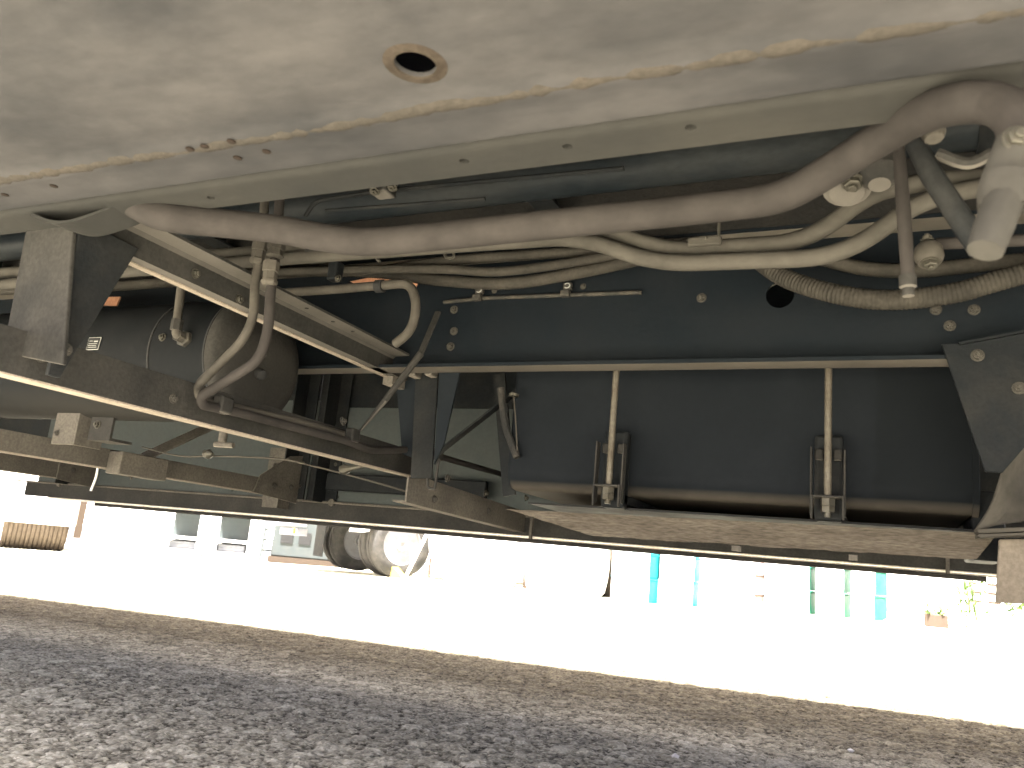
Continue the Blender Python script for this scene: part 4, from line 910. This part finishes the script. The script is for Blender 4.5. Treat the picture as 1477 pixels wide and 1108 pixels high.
# --- white bulk bags
def bulk_bag(loc, rz, label, w=0.95, h=1.05, bulge=0.10, seed=0):
    rg = random.Random(seed)
    vs, fs = [], []
    nu, nv = 40, 14
    for j in range(nv + 1):
        t = j/nv
        b = 1 + bulge*math.sin(math.pi*min(1, t*1.05))**0.8 - (0.06 if j == 0 else 0)
        for i in range(nu):
            a = 2*math.pi*i/nu
            c_, s_ = math.cos(a), math.sin(a)
            k = (abs(c_)**5 + abs(s_)**5)**(-1/5)
            wob = 1 + 0.012*math.sin(a*5 + seed + 3*t) + rg.uniform(-0.004, 0.004)
            vs.append((w/2*k*c_*b*wob, w/2*k*s_*b*wob, h*t))
    for j in range(nv):
        for i in range(nu):
            i2 = (i+1) % nu
            fs.append((j*nu+i, j*nu+i2, (j+1)*nu+i2, (j+1)*nu+i))
    fs += [tuple(range(nu))[::-1], tuple(nv*nu + i for i in range(nu))]
    bg = thing('bulk_bag', label, 'bag', loc, rz, 'white bulk bags in the yard')
    MB().add(vs, fs).build('sack', M['bag'], bg)
    for sx in (-1, 1):
        for sy in (-1, 1):
            MB().tube(spline([(sx*w*0.45, sy*w*0.45, h - 0.05), (sx*w*0.42, sy*w*0.42, h + 0.18), (sx*w*0.25, sy*w*0.45, h + 0.2), (sx*w*0.2, sy*w*0.47, h - 0.05)]), 0.02, 6).build('lifting_loop', M['bag'], bg)
    return bg
bulk_bag(at_ground(-6.75, 13.9), R(25), 'white bulk bag just right of the axle stand', 1.35, 1.25, 0.08, 1)
bulk_bag(at_ground(-4.55, 12.6), R(18), 'white bulk bag bulging left of the printed crates', 1.20, 1.15, 0.12, 2)
# dark drums in the gap between the bags
def drum(loc, label, r=0.29):
    d = thing('steel_drum', label, 'drum', loc, 0, 'drums between the bulk bags')
    MB().lathe((0, 0, 0), (0, 0, 1), [(0, r*0.98), (0.02, r), (0.29, r), (0.30, r*1.03), (0.32, r), (0.58, r), (0.59, r*1.03), (0.61, r), (0.87, r), (0.89, r*0.98)], 28).build('shell', M['brown'], d)
    MB().lathe((0, 0, 0.88), (0, 0, 1), [(0, r*0.9), (0.015, r*0.9)], 28).build('lid', M['grey_paint'], d)
    return d
drum(at_ground(-5.55, 13.9), 'brown steel drum between the two bulk bags')
drum(at_ground(-3.95, 13.3), 'brown steel drum behind the bag beside the printed crates')

# --- stacks of plastic crates
crate_n = [0]
def crate(loc, rz, mat, label, w=0.62, d=0.5, h=0.36, print_=False):
    c_ = thing('plastic_crate', label, 'crate', loc, rz, 'stacked plastic crates')
    MB().box(-w/2, w/2, -d/2, d/2, 0, h - 0.03).build('body', mat, c_, bevel=0.012)
    MB().box(-w/2 - 0.015, w/2 + 0.015, -d/2 + 0.003, d/2 + 0.015, h - 0.03, h - 0.003).build('rim', mat, c_, bevel=0.006)
    MB().box(-w/2 + 0.004, w/2 - 0.004, -d/2 - 0.006, -d/2 - 0.0005, 0.004, h - 0.008).build('front_panel', M['white_paint'], c_)
    if print_:
        MB().box(-0.06, 0.02, -d/2 - 0.009, -d/2 - 0.0065, 0.12, 0.22).build('print', M['lavender'], c_)
        MB().box(0.09, 0.13, -d/2 - 0.009, -d/2 - 0.0065, 0.14, 0.2).build('print', M['lavender'], c_)
    return c_
LEV = ('bottom', 'second', 'third', 'fourth')
def stack(x, y, rz, mat, which, n=4, w=0.62, d=0.5, print_=False):
    for k in range(n):
        z = ground_z(x) + 0.36*k
        crate((x + random.uniform(-0.008, 0.008), y, z), rz + random.uniform(-0.01, 0.01), mat, f'{LEV[k]} crate of {which}', w, d, 0.36, print_)
# row of stacks from left to right; the right-hand sides stand in shade
stack(-3.216, 12.0, R(-7.5), M['cyan'], 'the printed crates beside the bulk bag', 4, 0.60, 0.50, True)
stack(-2.641, 12.3, R(1.5), M['cyan'], 'the cyan stack right of the printed crates', 4, 0.52, 0.50)
stack(-1.113, 13.6, R(-9.5), M['mint'], 'the mint stack right of the rolled tarp', 4, 0.58, 0.50)
stack(-0.528, 13.5, R(-10), M['mint'], 'the middle mint stack', 4, 0.40, 0.50)
stack(-0.024, 13.3, R(-20), M['mint'], 'the mint stack nearest the planter', 4, 0.34, 0.50)

# leaning board and pinkish post between crates
lb = MB().prism([(-0.16, 0, 0), (0.06, 0, 0), (0.28, 0.12, 1.35), (0.14, 0.12, 1.35)], (0, 0.03, 0)).build('leaning_board', M['grey_paint'], loc=at_ground(-2.05, 13.4))
tag(lb, 'grey board leaning between the cyan and mint crate stacks', 'board')
rp = thing('rolled_tarp', 'rolled pinkish tarp standing beside the leaning board', 'tarp', at_ground(-1.62, 13.5))
MB().lathe((0, 0, 0), (0, 0, 1), [(0, 0.06), (0.3, 0.075), (0.7, 0.07), (1.2, 0.075)], 14).build('roll', metal('pink_tarp', (0.16, 0.09, 0.09), (0.3, 0.2, 0.19), 0.5, 9, 0.8, 0.3), rp)
for z in (0.2, 0.5, 0.85): MB().lathe((0, 0, z), (0, 0, 1), [(0, 0.079), (0.03, 0.079)], 14).build('strap', M['brown'], rp)

# --- right end: cabinet with louvres, planter, shrub, kerb stones
cb = thing('louvred_cabinet', 'white louvred cabinet near the right edge', 'cabinet', at_ground(1.62, 14.4), R(-4))
MB().box(-0.42, 0.42, -0.2, 0.2, 0.0, 1.25).build('casing', M['white_paint'], cb, bevel=0.02)
for k in range(6):
    for x in (-0.17, 0.08): MB().box(x - 0.09, x + 0.08, -0.215, -0.198, 0.36 + 0.13*k, 0.40 + 0.13*k).build('louvre', M['brown'], cb)
pl = thing('planter', 'small dark planter with leaves before the white wall', 'planter', at_ground(0.80, 12.6))
MB().box(-0.14, 0.14, -0.12, 0.12, 0, 0.17).build('trough', M['brown'], pl, bevel=0.01)
def leaves(parent, n, sx, sy, sz, z0, size, seed):
    rg = random.Random(seed); mb = MB()
    for _ in range(n):
        p = V((rg.uniform(-sx, sx), rg.uniform(-sy, sy), z0 + rg.uniform(0, sz)))
        d = V((rg.uniform(-1, 1), rg.uniform(-1, 1), rg.uniform(-0.3, 1))).normalized()
        s = d.orthogonal().normalized()*size*0.28
        mb.add([p, p + d*size*0.5 + s, p + d*size, p + d*size*0.5 - s], [(0, 1, 2, 3)])
    return mb.build('foliage', M['leaf'], parent, smooth=False)
leaves(pl, 60, 0.13, 0.12, 0.12, 0.13, 0.09, 4)
sh_ = thing('shrub', 'thin leaning shrub beside the louvred cabinet', 'plant', at_ground(1.33, 13.7))
for k in range(7):
    a = random.uniform(-0.15, 0.25)
    MB().tube(spline([(0.03*k - 0.1, 0, 0), (0.03*k - 0.1 - a*0.3, 0.02, 0.3), (0.03*k - 0.14 - a*0.5, 0.03, 0.65)]), 0.010, 5).build('stem', M['leaf'], sh_)
leaves(sh_, 90, 0.18, 0.1, 0.6, 0.1, 0.10, 8)
sh2 = thing('shrub', 'low bushy shrub at the right edge of the yard', 'plant', at_ground(1.95, 13.3))
MB().tube([(0, 0, 0), (0.02, 0, 0.35)], 0.02, 6).build('stem', M['brown'], sh2)
leaves(sh2, 160, 0.26, 0.2, 0.28, 0.25, 0.10, 9)
st_mesh = []
for s in range(3):
    rg = random.Random(40 + s)
    bm = bmesh.new(); bmesh.ops.create_icosphere(bm, subdivisions=1, radius=1)
    for v in bm.verts: v.co *= rg.uniform(0.7, 1.15); v.co.z *= 0.6
    me = bpy.data.meshes.new('stone'); bm.to_mesh(me); bm.free(); me.materials.append(M['stone']); st_mesh.append(me)
def stone(x, y, r, label, group=None, k=0):
    o = bpy.data.objects.new('stone', st_mesh[k % 3]); COL.objects.link(o)
    o.location = (x, y, ground_z(x) + r*0.3); o.scale = (r, r, r); o.rotation_euler = (0, 0, x*7)
    tag(o, label, 'stone', group); return o
stone(-0.41, 1.95, 0.012, 'pale angular stone lying on the shaded asphalt, left of two', None, 0)
stone(-0.05, 2.36, 0.010, 'pale stone lying on the shaded asphalt, right of two', None, 1)
for k, (x, y) in enumerate(((0.2, 12.9), (0.42, 12.8), (0.6, 12.7), (1.0, 12.6), (1.5, 12.9), (1.75, 12.8), (2.0, 12.9))):
    stone(x, y, 0.05, 'loose kerb stone at the foot of the crates and cabinet', 'loose stones along the back of the yard', k)


# --- building wall behind everything
wl = thing('yard_wall', 'long white building wall closing the back of the yard', 'wall', at_ground(-6, 19.5), R(6))
MB().box(-26, 18, 0, 0.3, -1, 5.0).build('face', M['wall'], wl)
MB().box(-26, 18, -0.04, -0.001, -1, 0.25).build('plinth', M['grey_paint'], wl)
for k in range(11):
    MB().box(-24 + 4*k, -23.8 + 4*k, -0.1, -0.002, -1, 5.0).build('pier', M['wall'], wl)
